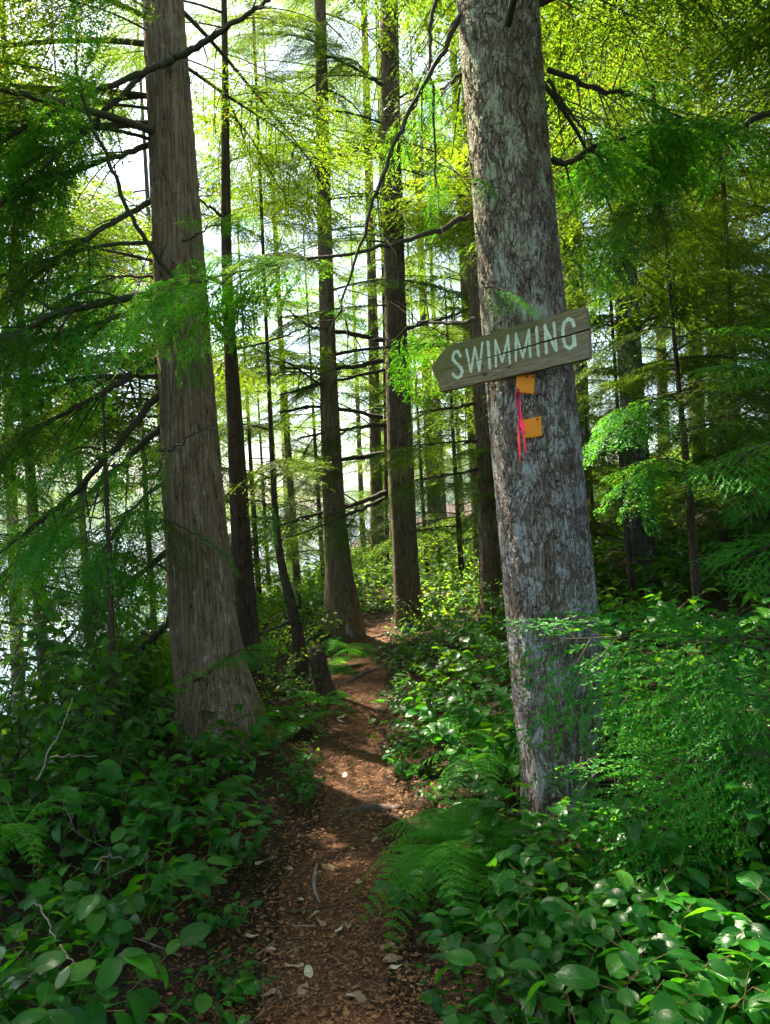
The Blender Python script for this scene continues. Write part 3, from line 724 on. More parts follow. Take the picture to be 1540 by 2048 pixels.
T10 = Tree('hemlock_sapling', 'slender leaning sapling on the slope beside the grey mossy trunk', [(1392, 1160, 19), (1383, 1050, 16), (1370, 900, 14), (1357, 760, 10), (1345, 650, 7)], 5.6, M['bark_dark'], H=4.6, seed=10)
T10.crown(2.2, 4.4, 22, 1.2, LIVE, shape=.3, Lmin=.5)
for pts, wd in [([(1355, 800, 5.6), (1310, 795, 5.5), (1240, 820, 5.4)], [6, 5, 3]), ([(1372, 860, 5.6), (1430, 845, 5.5), (1520, 815, 5.4)], [8, 6, 3]), ([(1368, 925, 5.6), (1330, 915, 5.5), (1300, 930, 5.4)], [6, 5, 3]), ([(1350, 700, 5.6), (1420, 660, 5.5), (1530, 640, 5.4)], [5, 4, 2])]:
    T10.pixlimb(pts, wd, [(.35, 1, SPRAY, .55, 6)], twigs=6)
T11 = Tree('hemlock_sapling', 'bare thin stem rising from shrubs left of the thick cedar', [(224, 1290, 13), (220, 1150, 11), (212, 950, 8), (207, 820, 5), (204, 740, 2)], 4.4, M['bark_dark'], H=1.0, seed=11, flare=1.0)
for pts in [[(213, 1000, 4.4), (160, 1015, 4.3), (60, 1070, 4.2)], [(214, 1035, 4.4), (150, 1035, 4.4), (80, 1075, 4.3)], [(209, 920, 4.4), (160, 900, 4.3), (100, 930, 4.2)], [(216, 1060, 4.4), (170, 1070, 4.3), (110, 1120, 4.2)]]:
    T11.pixlimb(pts, [4, 3, 2], [(.4, 1, SPRAY, .35, 4)], twigs=4, tw=.2)

# --- neighbours just outside the frame whose boughs reach into it
def offtree(label, x, y, r, seed, H=17, name='hemlock_tree'):
    d = y; z = tz(x, y)
    b = Vector((x, y, z)); q0 = proj(b); q1 = proj(b + Vector((0, 0, 4)))
    return Tree(name, label, [(q0[0], q0[1], r * 2 / q0[2] * FPX), (q1[0], q1[1], r * 1.8 / q1[2] * FPX)], q0[2], M['bark_hemlock'], H=H, seed=seed)
TA = offtree('hemlock whose dark boughs hang over the left shrubs', -3.0, 4.2, .16, 21)
TA.crown(3.1, 14, 40, 2.4, LIVE + SPARSE, shape=.4)
TB = offtree('hemlock whose dark boughs hang over the right slope', 3.4, 5.0, .17, 22)
TB.crown(2.8, 16, 80, 2.8, LIVE + SPARSE, shape=.35)
TB.pixlimb([(1640, 180, 4.8), (1540, 220, 4.7), (1400, 300, 4.6), (1300, 385, 4.5), (1250, 412, 4.5)], [16, 14, 10, 7, 3], [(.2, 1, SPRAY + LIVE[:1], .6, 12)], twigs=10)
TC = offtree('hemlock with long boughs over the steep right hillside', 4.6, 7.6, .16, 23)
TC.crown(2.6, 16, 66, 3.0, LIVE + SPARSE, shape=.35)

TD = offtree('hemlock leaning its boughs out from the lake bank', -4.3, 6.6, .15, 24)
TD.crown(.8, 15, 50, 2.7, LIVE + SPARSE, shape=.35)
TE = offtree('hemlock with low boughs farther along the lake bank', -5.6, 9.2, .16, 25)
TE.crown(.6, 15, 50, 2.8, LIVE + FAR, shape=.35)
# --- unseen trees added behind the camera to cut the sky fill
def unseen_tree(i, x, y):
    z = tz(x, y); t = Tree.__new__(Tree); t.g = np.random.default_rng(700 + i); r = t.g.uniform(.12, .2); H = z + 13
    t.foot = np.array([x, y, z]); t.A = np.array([[x, y, z - .2], [x, y, z + .4], [x + .1, y, z + 6], [x, y, H]]); t.R = np.array([r * 1.3, r, r * .7, .02])
    t.root = thing('conifer_tree', 'unseen conifer added behind the viewpoint to block sky light', 'tree', (x, y, z), 'unseen conifers added behind the viewpoint')
    mb_ = MB(); zz = np.linspace(-.2, 13, 40); mb_.tube(np.stack([.1 * np.sin(zz / 13 * PI), 0 * zz, zz], -1), np.interp(zz, [-.2, .4, 6, 13], t.R), 10)
    t.trunk = obj('trunk', mb_.mesh('trunk', M['bark_hemlock'], True), t.root)
    for k in range(20):
        f = (k + t.g.random()) / 20; zb = z + 1.6 + (H - z - 2) * f; Lb = max(.7, 3.0 * (1 - f) ** .5 * t.g.uniform(.7, 1.1)); a = t.g.uniform(0, 2 * PI)
        pts = [np.array([x + math.cos(a) * Lb * q, y + math.sin(a) * Lb * q, zb - .3 * Lb * q * q]) for q in (.3, .6, 1.0)]
        if in_hole(pts) or any((p_[1] > -.6 and abs(p_[0]) < .9 and p_[2] < 3) or (proj(p_) is not None and -100 < proj(p_)[0] < 1640 and -100 < proj(p_)[1] < 2100) for p_ in pts): continue
        t.limb((FAR if y < -1.9 else LIVE)[int(t.g.integers(4))], np.array([x, y, zb]), a, rad(t.g.uniform(-8, 14)), Lb)
for i, (x, y) in enumerate([(-2.4, -1.8), (2.6, -1.4), (.9, -4.2), (-1.6, -6), (4.2, -5), (-5, -3), (5.6, .4), (-5.6, 1.8), (-3.2, .9), (-8, -1), (7.5, -3), (1, -9), (-4.5, -9), (5, -10)]): unseen_tree(i, x, y)
# --- the wood behind
g = np.random.default_rng(99)
spots = [(-6.8, 12), (-8.4, 17.5), (1.9, 15.2), (3.2, 13.2), (5.0, 11.4), (6.8, 9.8), (4.1, 16.5), (6.4, 15.8), (8.6, 14.2),
         (1.2, 20.5), (2.6, 22.5), (.3, 24.5), (4.6, 21.5), (7.4, 21.5), (10.2, 19), (1.9, 27), (-.9, 28), (5.8, 27), (-3.2, 26), (9.4, 26), (3.1, 31), (-.2, 34), (7.6, 33), (-5.5, 24), (12, 30), (1.2, 38), (4.8, 38)]
for i, (x, y) in enumerate(spots):
    x += g.uniform(-.2, .2); y += g.uniform(-.4, .4)
    z = tz(x, y); r = g.uniform(.09, .2); H = z + g.uniform(13, 20)
    b = Vector((x, y, z)); q0 = proj(b); q1 = proj(b + Vector((g.normal(0, .06), 0, 5)))
    side = 'lake side' if x < pathx(y) else 'hillside'
    bk = M['bark_hemlock'] if g.random() < .6 else M['bark_grey'] if g.random() < .5 else M['bark_dark']
    t = Tree('conifer_tree', 'slender conifer in the sunlit wood on the %s behind the front trees' % side, [(q0[0], q0[1], r * 2 / q0[2] * FPX), (q1[0], q1[1], r * 1.7 / q1[2] * FPX)], q0[2], bk, H=H, group='conifers in the wood behind on the ' + side, seed=200 + i, sides=10)
    lo = (1.6 if x < 1.5 else .9) if y < 20 else 2.6
    t.crown(z + lo, H - .3, (30 if x < 1.5 else 42) if y < 20 else 24, 2.8, FAR if y > 11 else LIVE + FAR, shape=.45)
for i, (x, y) in enumerate([(-2.75, 10.6), (-4.3, 9.6), (-1.75, 15.0), (-3.6, 13.0), (-5.4, 14.0)]):
    z = tz(x, y); b = Vector((x, y, z)); q0 = proj(b); q1 = proj(b + Vector((-.1, 0, 4)))
    t = Tree('conifer_tree', 'thin conifer screening the lake behind the thick cedar', [(q0[0], q0[1], .15 / q0[2] * FPX), (q1[0], q1[1], .12 / q1[2] * FPX)], q0[2], M['bark_hemlock'], H=12.5, group='thin conifers screening the lake', seed=380 + i, sides=8)
    t.crown(2.8, 10.5, 44, 2.7, FAR, shape=.3)
for i, (x, y, H) in enumerate([(-2.1, 12.6, 6.5), (-3.4, 11.2, 6), (-1.2, 14.5, 7), (-3.9, 14.5, 7), (-2.6, 17, 8), (-4.8, 18.5, 8), (-1.0, 19.5, 9), (.9, 17.5, 8), (-3.0, 22, 9), (1.3, 13.5, 5.5)]):
    z = tz(x, y); b = Vector((x, y, z)); q0 = proj(b); q1 = proj(b + Vector((-.05, 0, 2.5)))
    t = Tree('hemlock_sapling', 'young bushy hemlock glowing in the sun behind the tall brown trunks', [(q0[0], q0[1], .09 / q0[2] * FPX), (q1[0], q1[1], .07 / q1[2] * FPX)], q0[2], M['bark_dark'], H=z + H, group='young hemlocks behind the tall brown trunks', seed=340 + i, sides=8)
    t.crown(z + .8, z + H - .1, 30, 2.2, FAR, shape=.5, Lmin=.5)
# small hemlock saplings filling the right-hand slope
for i, (x, y, H) in enumerate([(2.2, 7.0, 3.0), (3.0, 6.4, 3.6), (3.9, 8.4, 4.2), (2.6, 9.6, 3.8), (4.8, 10.5, 4.6), (1.7, 9.0, 2.6)]):
    z = tz(x, y); b = Vector((x, y, z)); q0 = proj(b); q1 = proj(b + Vector((-.05, 0, 1.5)))
    t = Tree('hemlock_sapling', 'small feathery hemlock sapling among the trunks on the right hillside', [(q0[0], q0[1], .05 / q0[2] * FPX), (q1[0], q1[1], .04 / q1[2] * FPX)], q0[2], M['bark_dark'], H=z + H, group='hemlock saplings on the right hillside', seed=300 + i, sides=8)
    t.crown(z + .5, z + H - .1, 26, 1.5, LIVE, shape=.6, Lmin=.4)

# ------------------------------------------------------------------ cedar sapling at the right edge
cs = P(1690, 1500, 3.05); cz = tz(cs.x, cs.y)
q0 = proj((cs.x, cs.y, cz)); q1 = proj((cs.x + .03, cs.y, cz + 1.4))
TS = Tree('cedar_sapling', 'young cedar with bright lacy sprays reaching toward the sign tree', [(q0[0], q0[1], 24), (q1[0], q1[1], 16)], q0[2], M['bark_cedar2'], H=2.9, seed=12, flare=1.0, sides=10)
def sap(a, b, up=(0, 0, 1), kind=0, s=1.0):
    A, B = P(*a), P(*b); d = B - A
    kd = CEDAR[kind % 3]; nat = 1.0
    Mx = frame(A - Vector(TS.foot), d + Vector((0, 0, .10 * d.length)), up, d.length * s / nat)
    br = obj('branch', kd[0], TS.root, mat=Mx); obj('foliage', kd[1], br)
for k, (a, b) in enumerate([((1600, 1310, 3.05), (1105, 1335, 2.95)), ((1600, 1400, 3.05), (1265, 1430, 2.9)), ((1590, 1480, 3.05), (1285, 1500, 2.85)), ((1600, 1560, 3.0), (1215, 1620, 2.75)), ((1600, 1590, 3.0), (1320, 1660, 2.6)), ((1600, 1290, 3.05), (1330, 1280, 2.9)),
                            ((1600, 1350, 3.0), (1380, 1420, 2.75)), ((1600, 1520, 3.0), (1420, 1560, 2.6)), ((1600, 880, 3.0), (1400, 945, 2.9)), ((1590, 730, 3.0), (1440, 745, 2.9)), ((1600, 960, 3.0), (1480, 1010, 2.9)), ((1600, 1080, 3.0), (1440, 1130, 2.9)), ((1600, 1450, 3.05), (1320, 1400, 3.0))]):
    sap(a, b, (random.uniform(-.2, .2), random.uniform(-.75, -.15), 1), k, 1.05)

# ------------------------------------------------------------------ wooden arrow sign on the fir
def wood_mat():
    m, nt, out = newmat('weathered_board')
    tc = N(nt, 'TexCoord').outputs['Object']
    w1 = N(nt, 'TexNoise', {'Vector': tc, 'Scale': 5.0, 'Detail': 2}).outputs['Color']
    q = N(nt, 'VectorMath', {0: tc, 1: N(nt, 'VectorMath', {0: w1, 'Scale': .03}, operation='SCALE').outputs[0]}, operation='ADD').outputs[0]
    mp = N(nt, 'Mapping', {'Vector': q, 'Scale': (.04, 1, 1)}).outputs[0]
    gr = noise(nt, mp, 190, 5, .65); gr2 = noise(nt, mp, 60, 3, .6)
    sp = noise(nt, tc, 160, 3, .6)
    sx = N(nt, 'SeparateXYZ', {0: tc})
    alg = noise(nt, tc, 9, 4, .6)
    col = mixc(nt, ramp(nt, gr, .32, .68), (.105, .078, .045), (.40, .32, .19))
    col = mixc(nt, ramp(nt, gr2, .4, .66, 0, .6), col, (.21, .155, .090))
    # green algae along the upper left, bleached lower right
    gm = math_(nt, 'ADD', math_(nt, 'MULTIPLY', sx.outputs[1], 6.0), math_(nt, 'MULTIPLY', sx.outputs[0], -1.6))
    gm = math_(nt, 'ADD', gm, math_(nt, 'MULTIPLY', math_(nt, 'SUBTRACT', alg, .5), 1.4))
    col = mixc(nt, ramp(nt, gm, -.25, .65, 0, .72), col, (.150, .155, .045))
    col = mixc(nt, ramp(nt, math_(nt, 'ADD', gm, math_(nt, 'MULTIPLY', sp, .3)), -.1, -.9, 0, .30), col, (.30, .27, .22))
    # knots
    for kx, ky, rr in ((.095, .055, .020), (-.175, -.045, .010), (.10, -.03, .007), (-.165, -.088, .016)):
        dv = N(nt, 'VectorMath', {0: tc, 1: (kx, ky, 0)}, operation='SUBTRACT').outputs[0]
        dv = N(nt, 'VectorMath', {0: dv, 1: (.75, 1.2, 0)}, operation='MULTIPLY').outputs[0]
        ln = N(nt, 'VectorMath', {0: dv}, operation='LENGTH').outputs['Value']
        col = mixc(nt, ramp(nt, math_(nt, 'ADD', ln, math_(nt, 'MULTIPLY', math_(nt, 'SUBTRACT', alg, .5), .01)), rr, rr * .3, 0, .75), col, (.045, .032, .022))
    bp = N(nt, 'Bump', {'Strength': .8, 'Distance': .004, 'Height': gr})
    pr = N(nt, 'BsdfPrincipled', {'Base Color': col, 'Roughness': .85, 'Specular IOR Level': .25, 'Normal': bp.outputs[0]})
    nt.links.new(pr.outputs[0], out.inputs[0]); return m
M['board'] = wood_mat()
M['paint'] = noisy_mat('worn_pale_paint', [(.66, .76, .62), (.78, .84, .74), (.56, .66, .48)], 60, .7, .0008)
M['nail'] = noisy_mat('rusty_nail', [(.05, .03, .02), (.09, .06, .045), (.12, .09, .07)], 200, .6, .0005)
M['orange'] = noisy_mat('orange_plastic', [(.95, .29, .008), (.96, .33, .010), (.95, .31, .012)], 30, .45, .0006)
M['ribbon'] = leaf_mat('pink_ribbon', (.75, .02, .10), (.80, .03, .13), (.8, .04, .15), (.8, .05, .16), rough=.4, transl=.3, spec=.4)
M['ribbon_old'] = leaf_mat('faded_ribbon', (.50, .035, .06), (.55, .06, .08), (.5, .05, .08), (.5, .08, .1), rough=.6, transl=.35, spec=.3)

BT = .036                                         # board thickness
corners = [(893, 692), (1170, 612), (1179, 716), (883, 783), (862, 735)]
# board plane: turned so that its right end stands nearer, pushed back until it rests on the trunk
zt = 1.6 + (1024 - 700) / FPX * 3.5
ax = Vector(T1.at_z(zt)); rt = T1.r_z(zt)
L0, R0 = P(872, 737, 3.78), P(1174, 664, 3.36)
xd = (R0 - L0).normalized()
upv = Vector((.02, .0, 1)); nrm = xd.cross(upv).normalized()            # towards the camera
if nrm.y > 0: nrm = -nrm
trunk_dir = (Vector(T1.at_z(zt + .3)) - Vector(T1.at_z(zt - .3))).normalized()
off = ax + nrm * (rt + .010 + BT)                # front plane passes here (perpendicular distance from the trunk axis)
def on_plane(px, py, o=off, n=nrm):
    v = P(px, py, 1.0) - CAM
    return CAM + v * ((o - CAM).dot(n) / v.dot(n))
Bc = [on_plane(*c) for c in corners]
cen = on_plane(1030, 695)
bx_ = (Bc[1] - Bc[0]).normalized() + (Bc[2] - Bc[3]).normalized(); bx_.normalize()
bz_ = nrm; by_ = bz_.cross(bx_).normalized()
BM = Matrix((bx_, by_, bz_)).transposed().to_4x4(); BM.translation = cen
BI = BM.inverted()
bc = [BI @ p for p in Bc]
def b2(px, py): q = BI @ on_plane(px, py); return (q.x, q.y)
sign = thing('wooden_sign', 'weathered wooden arrow board reading SWIMMING nailed across the lichened trunk', 'sign')
sign.matrix_world = BM
# outline with the open crack running in from the right end
crack_px = [(1177, 658), (1150, 667), (1120, 675), (1090, 683), (1062, 691), (1035, 699), (1010, 706), (985, 713), (965, 718), (940, 724), (915, 731), (890, 739)]
cr = [b2(*q) for q in crack_px]
gs = np.random.default_rng(5)
fine = []
for i in range(len(cr) - 1):
    for k in range(4):
        f = k / 4; fine.append((cr[i][0] * (1 - f) + cr[i + 1][0] * f, cr[i][1] * (1 - f) + cr[i + 1][1] * f + gs.normal(0, .0011)))
fine.append(cr[-1]); nf = len(fine)
gap = [.0034 * max(0, 1 - 1.35 * i / nf) ** .6 + .0005 for i in range(nf)]
def crack_half(x, y):
    xs = [p[0] for p in fine][::-1]; ys_ = [p[1] for p in fine][::-1]; gp = gap[::-1]
    if x < xs[0]: return False
    return abs(y - np.interp(x, xs, ys_)) < np.interp(x, xs, gp) + .0004
c2 = [(p.x, p.y) for p in bc]
def rough_edge(a, b, n=10, amp=.0012):
    return [(a[0] + (b[0] - a[0]) * i / n + gs.normal(0, amp), a[1] + (b[1] - a[1]) * i / n + gs.normal(0, amp)) for i in range(n)]
up_e = [(x, y + gg) for (x, y), gg in zip(fine, gap)]; lo_e = [(x, y - gg) for (x, y), gg in zip(fine, gap)]
left_c = b2(866, 745)
import bmesh
def board_piece(poly, name, z1=0.0, z0=-BT):
    bm = bmesh.new()
    f = bm.faces.new([bm.verts.new((x, y, z1)) for x, y in poly])
    bmesh.ops.recalc_face_normals(bm, faces=[f])
    if f.normal.z < 0: f.normal_flip()
    r = bmesh.ops.extrude_face_region(bm, geom=[f])
    vs_ = [v for v in r['geom'] if isinstance(v, bmesh.types.BMVert)]
    for v in vs_: v.co.z = z0
    bmesh.ops.recalc_face_normals(bm, faces=bm.faces[:])
    ed = [e for e in bm.edges if abs(e.verts[0].co.z - z1) < 1e-5 and abs(e.verts[1].co.z - z1) < 1e-5]
    bmesh.ops.bevel(bm, geom=ed, offset=.0014, segments=2, affect='EDGES', profile=.6)
    bmesh.ops.triangulate(bm, faces=[f_ for f_ in bm.faces if len(f_.verts) > 4])
    me = bpy.data.meshes.new(name); bm.to_mesh(me); bm.free(); me.materials.append(M['board']); return me
outline = rough_edge(c2[0], c2[1], 14) + rough_edge(c2[1], up_e[0], 3, .0006) + up_e + lo_e[::-1] + rough_edge(lo_e[0], c2[2], 3, .0006) + rough_edge(c2[2], c2[3], 14) + rough_edge(c2[3], c2[4], 5) + rough_edge(c2[4], c2[0], 5)
obj('board', board_piece(outline, 'board'), sign)

# painted letters: strokes in pixels of the photograph, laid on the board as worn paint
LET = {
 'S': [[(921, 712), (916, 703), (910, 704), (906, 712), (907, 720), (913, 727), (920, 733), (925, 742), (923, 751), (916, 756), (910, 753), (906, 748)]],
 'W': [[(933, 699), (942, 744)], [(942, 744), (950, 695)], [(950, 695), (959, 741)], [(959, 741), (965, 686)]],
 'I': [[(976, 684), (980, 736)]],
 'M': [[(991, 680), (992, 733)], [(991, 682), (1005, 724)], [(1005, 724), (1016, 674)], [(1016, 672), (1020, 726)]],
 'M2': [[(1032, 668), (1032, 722)], [(1032, 670), (1046, 715)], [(1046, 715), (1058, 660)], [(1058, 660), (1061, 714)]],
 'I2': [[(1073, 656), (1077, 711)]],
 'N': [[(1090, 651), (1093, 706)], [(1090, 654), (1112, 700)], [(1108, 646), (1113, 701)]],
 'G': [[(1148, 651), (1145, 641), (1137, 638), (1129, 645), (1126, 658), (1127, 678), (1131, 692), (1139, 697), (1147, 691), (1149, 678)], [(1147, 670), (1150, 690)]],
}
STW = {'S': 6.6, 'W': 5.2, 'I': 6.2, 'M': 5.0, 'M2': 5.0, 'I2': 6.2, 'N': 6.0, 'G': 6.8}
def segd(p, a, b):
    ab = b - a; t = np.clip(((p - a) @ ab) / (ab @ ab + 1e-12), 0, 1)
    return np.linalg.norm(p - (a + t[:, None] * ab), axis=1)
def vnoise(x, y, s, seed):
    h = lambda i, j: np.modf(np.abs(np.sin(i * 127.1 + j * 311.7 + seed * 17.3) * 43758.5453))[0]
    X, Y = x * s, y * s; i, j = np.floor(X), np.floor(Y); fx, fy = X - i, Y - j
    fx = fx * fx * (3 - 2 * fx); fy = fy * fy * (3 - 2 * fy)
    return (h(i, j) * (1 - fx) + h(i + 1, j) * fx) * (1 - fy) + (h(i, j + 1) * (1 - fx) + h(i + 1, j + 1) * fx) * fy
CELL = .0011
for li, (ch, strokes) in enumerate(LET.items()):
    S2 = [[np.array(b2(*q)) for q in st] for st in strokes]
    allp = np.array([q for st in S2 for q in st]); mn = allp.min(0) - .012; mx_ = allp.max(0) + .012
    xs = np.arange(mn[0], mx_[0], CELL); ys2 = np.arange(mn[1], mx_[1], CELL)
    X, Y = np.meshgrid(xs + CELL / 2, ys2 + CELL / 2); pts = np.stack([X.ravel(), Y.ravel()], -1)
    hw = STW[ch] / 2 / FPX * 3.5
    d = np.full(len(pts), 9.0)
    for st in S2:
        for a, b in zip(st[:-1], st[1:]): d = np.minimum(d, segd(pts, a, b))
    e = hw * (1 + .30 * (vnoise(pts[:, 0], pts[:, 1], 160, li) - .5) + .25 * (vnoise(pts[:, 0], pts[:, 1], 45, li + 9) - .5))
    keep = d < e
    keep &= ~(vnoise(pts[:, 0] * .35, pts[:, 1], 520, li + 3) * .6 + vnoise(pts[:, 0], pts[:, 1], 210, li + 5) * .5 > .93)
    fx = np.array([p[0] for p in fine][::-1]); fy = np.array([p[1] for p in fine][::-1]); fg = np.array(gap[::-1])
    incr = (pts[:, 0] > fx[0]) & (np.abs(pts[:, 1] - np.interp(pts[:, 0], fx, fy)) < np.interp(pts[:, 0], fx, fg) + .0009)
    keep &= ~incr
    kk = keep.reshape(X.shape)
    jj, i2 = np.nonzero(kk)
    nxx = len(xs) + 1
    vid = lambda i, j: j * nxx + i
    Qd = np.stack([vid(i2, jj), vid(i2 + 1, jj), vid(i2 + 1, jj + 1), vid(i2, jj + 1)], -1)
    uq, inv = np.unique(Qd, return_inverse=True); inv = inv.reshape(Qd.shape)
    vx = mn[0] + (uq % nxx) * CELL; vy = mn[1] + (uq // nxx) * CELL
    obj('letter', mesh('letter', np.stack([vx, vy, np.full(len(vx), .0012)], -1), [inv], M['paint']), sign)
def nail_mesh(r=.005):
    mb = MB(); mb.tube([(0, 0, -.012), (0, 0, .0008), (0, 0, .0030), (0, 0, .0040)], [r * .35, r * .95, r, r * .55], 12); return mb.mesh('nail', M['nail'], True)
NAIL = nail_mesh()
for (nx_, ny_) in [(1083, 672), (1019, 735)]:
    x, y = b2(nx_, ny_); obj('nail', NAIL, sign, loc=(x, y, 0))

# ------------------------------------------------------------------ orange markers and pink ribbon
def trunk_point(px, py, gap_):
    """point in front of the fir's bark at a pixel, and the outward normal"""
    v = (P(px, py, 1.0) - CAM).normalized(); lo = 2.0
    for _ in range(4000):
        q = CAM + v * lo; a = Vector(T1.at_z(q.z))
        n_ = Vector((q.x - a.x, q.y - a.y, 0))
        if n_.length < T1.r_z(q.z) + gap_: return q, n_.normalized()
        lo += .001
    return q, Vector((0, -1, 0))
def marker(name, label, px4, fold, nails, tilt):
    cxp = sum(p[0] for p in px4) / 4; cyp = sum(p[1] for p in px4) / 4
    o, n_ = trunk_point(cxp, cyp, .022)
    n_ = (n_ + Vector((0, -1, 0)) * .8 + Vector((tilt, 0, 0))).normalized()
    pl = [on_plane(*p, o=o, n=n_) for p in px4]
    cc = sum(pl, Vector()) / 4
    x = (pl[1] - pl[0]).normalized(); y = n_.cross(x).normalized()
    Mx = Matrix((x, y, n_)).transposed().to_4x4(); Mx.translation = cc
    I = Mx.inverted(); q4 = [I @ p for p in pl]
    t = thing(name, label, 'trail marker', group=None); t.matrix_world = Mx
    nU, nV = 12, 12; Vv = []
    for th in (0.0009, -.0009):
        for j in range(nV + 1):
            for i in range(nU + 1):
                u, v = i / nU, j / nV
                p = (q4[0] * (1 - u) + q4[1] * u) * (1 - v) + (q4[3] * (1 - u) + q4[2] * u) * v
                z = .006 * math.sin(u * PI) * (v - .3) + fold * max(0, .33 - u) / .33 * v * .022 - .002 * (1 - v)
                Vv.append((p.x, p.y, z + th))
    n1 = (nU + 1) * (nV + 1); Q = []
    for j in range(nV):
        for i in range(nU):
            a = j * (nU + 1) + i; Q.append((a, a + nU + 1, a + nU + 2, a + 1)); Q.append((a + n1, a + 1 + n1, a + nU + 2 + n1, a + nU + 1 + n1))
    ring = [j * (nU + 1) for j in range(nV + 1)] + [nV * (nU + 1) + i for i in range(1, nU + 1)] + [j * (nU + 1) + nU for j in range(nV - 1, -1, -1)] + [i for i in range(nU - 1, 0, -1)]
    for a, b in zip(ring, ring[1:] + ring[:1]): Q.append((a, a + n1, b + n1, b))
    obj('plate', mesh('plate', Vv, [Q], M['orange'], False), t)
    for px, py in nails:
        p = I @ on_plane(px, py, o=o, n=n_); obj('nail', NAIL2, t, loc=(p.x, p.y, .002))
    return t, o, n_
NAIL2 = nail_mesh(.0045)
m1, o1, n1_ = marker('trail_marker', 'orange plastic trail marker tucked just under the wooden sign', [(1033, 752), (1071, 749), (1068, 788), (1032, 786)], 0, [(1067, 754), (1054, 754)], -.1)
m2, o2, n2_ = marker('trail_marker', 'orange plastic trail marker with folded edge below the pink ribbon knot', [(1045, 840), (1082, 832), (1085, 872), (1048, 878)], 1, [(1075, 838)], -.05)
def strip(pts, wpx, d, tw, name, mat, parent):
    Vv, Q = [], []
    A = np.array([P(x, y, d_) for (x, y), d_ in zip(pts, d)]); n_ = len(A)
    for i in range(n_):
        wd = wpx[i] / 2 / FPX * 3.5
        a = tw[i]; sv = np.array([math.cos(a), math.sin(a) * .8, .05])
        Vv += [A[i] - sv * wd, A[i] + np.array([0, -.003, 0]) * math.sin(i * 1.7), A[i] + sv * wd]
    for i in range(n_ - 1):
        b = i * 3; Q += [(b, b + 1, b + 4, b + 3), (b + 1, b + 2, b + 5, b + 4)]
    return obj(name, mesh(name, Vv, [Q], mat, True), parent)
rd = (o1 - CAM).length * .992
rdd = proj(o1)[2] - .012
rib = thing('ribbon', 'pink flagging ribbon knotted at the upper marker and hanging down the bark', 'ribbon')
def rs(pts, wpx, tw, mat, nsub=4):
    n_ = len(pts); t = np.linspace(0, n_ - 1, (n_ - 1) * nsub + 1)
    xs = np.interp(t, range(n_), [p[0] for p in pts]) + np.sin(t * 2.3) * .5; ys_ = np.interp(t, range(n_), [p[1] for p in pts]); ws = np.interp(t, range(n_), wpx)
    dd_ = [rdd - .004 + .004 * math.sin(k * 1.9) for k in t]
    strip(list(zip(xs, ys_)), ws * (1 + .2 * np.sin(t * 7)), dd_, tw + .5 * np.sin(t * 1.3), 'ribbon_tail', mat, rib)
rs([(1035, 784), (1036, 805), (1040, 830), (1044, 850), (1048, 872)], [9, 12, 10, 9, 5], .2, M['ribbon'])
rs([(1034, 786), (1035, 815), (1037, 850), (1037, 880), (1039, 905), (1039, 922)], [5, 4, 4, 5, 5, 4], .6, M['ribbon_old'])
rs([(1047, 872), (1050, 890), (1052, 908)], [4, 6, 3], -.4, M['ribbon_old'])
kp = P(1035, 783, rdd - .004)
mb = MB(); 
for k in range(3):
    a = k * 1.1; ring = [np.array(kp) + np.array([math.cos(t_) * .007, -.004 + .004 * math.sin(a + t_), math.sin(t_) * .008 + .002 * k]) for t_ in np.linspace(a, a + 5.5, 10)]
    mb.tube(ring, .0032, 5)
obj('knot', mb.mesh('knot', M['ribbon'], True), rib)

# ------------------------------------------------------------------ leaves and shrubs
def leaf_mesh(name, mat, Lf=1.0, Wd=.56, fold=.22, curl=.28, wav=.03, seed=0, nt_=7, ns=5, tip=.75):
    g = np.random.default_rng(seed); Vv, uv = [], []
    for j in range(nt_):
        t = j / (nt_ - 1); tt = .015 + .985 * t
        wd = Wd * .5 * (tt ** .55) * (max(0, 1 - tt) ** tip) * 2.05 + (.004 if j else .002)
        for i in range(ns):
            s = -1 + 2 * i / (ns - 1)
            z = fold * abs(s) * wd - curl * t * t + wav * math.sin(6 * t + 2.5 * s + seed) * abs(s) + .04 * t
            Vv.append((Lf * t * (1 - .05 * abs(s)), s * wd, z * Lf)); uv.append((.5 + s / 2, t))
    Q = [(j * ns + i, j * ns + i + 1, (j + 1) * ns + i + 1, (j + 1) * ns + i) for j in range(nt_ - 1) for i in range(ns - 1)]
    return mesh(name, [(x, y, z) for x, y, z in Vv], [[(a, d, c, b) for a, b, c, d in Q]], mat, True, uv=uv), np.array(Vv), np.array(Q), np.array(uv)
LEAF = [leaf_mesh('leaf', M['salal'], seed=i, Wd=.60 + .06 * (i % 3), tip=.66, fold=.12 + .07 * (i % 4), curl=.15 + .10 * (i % 3)) for i in range(6)]

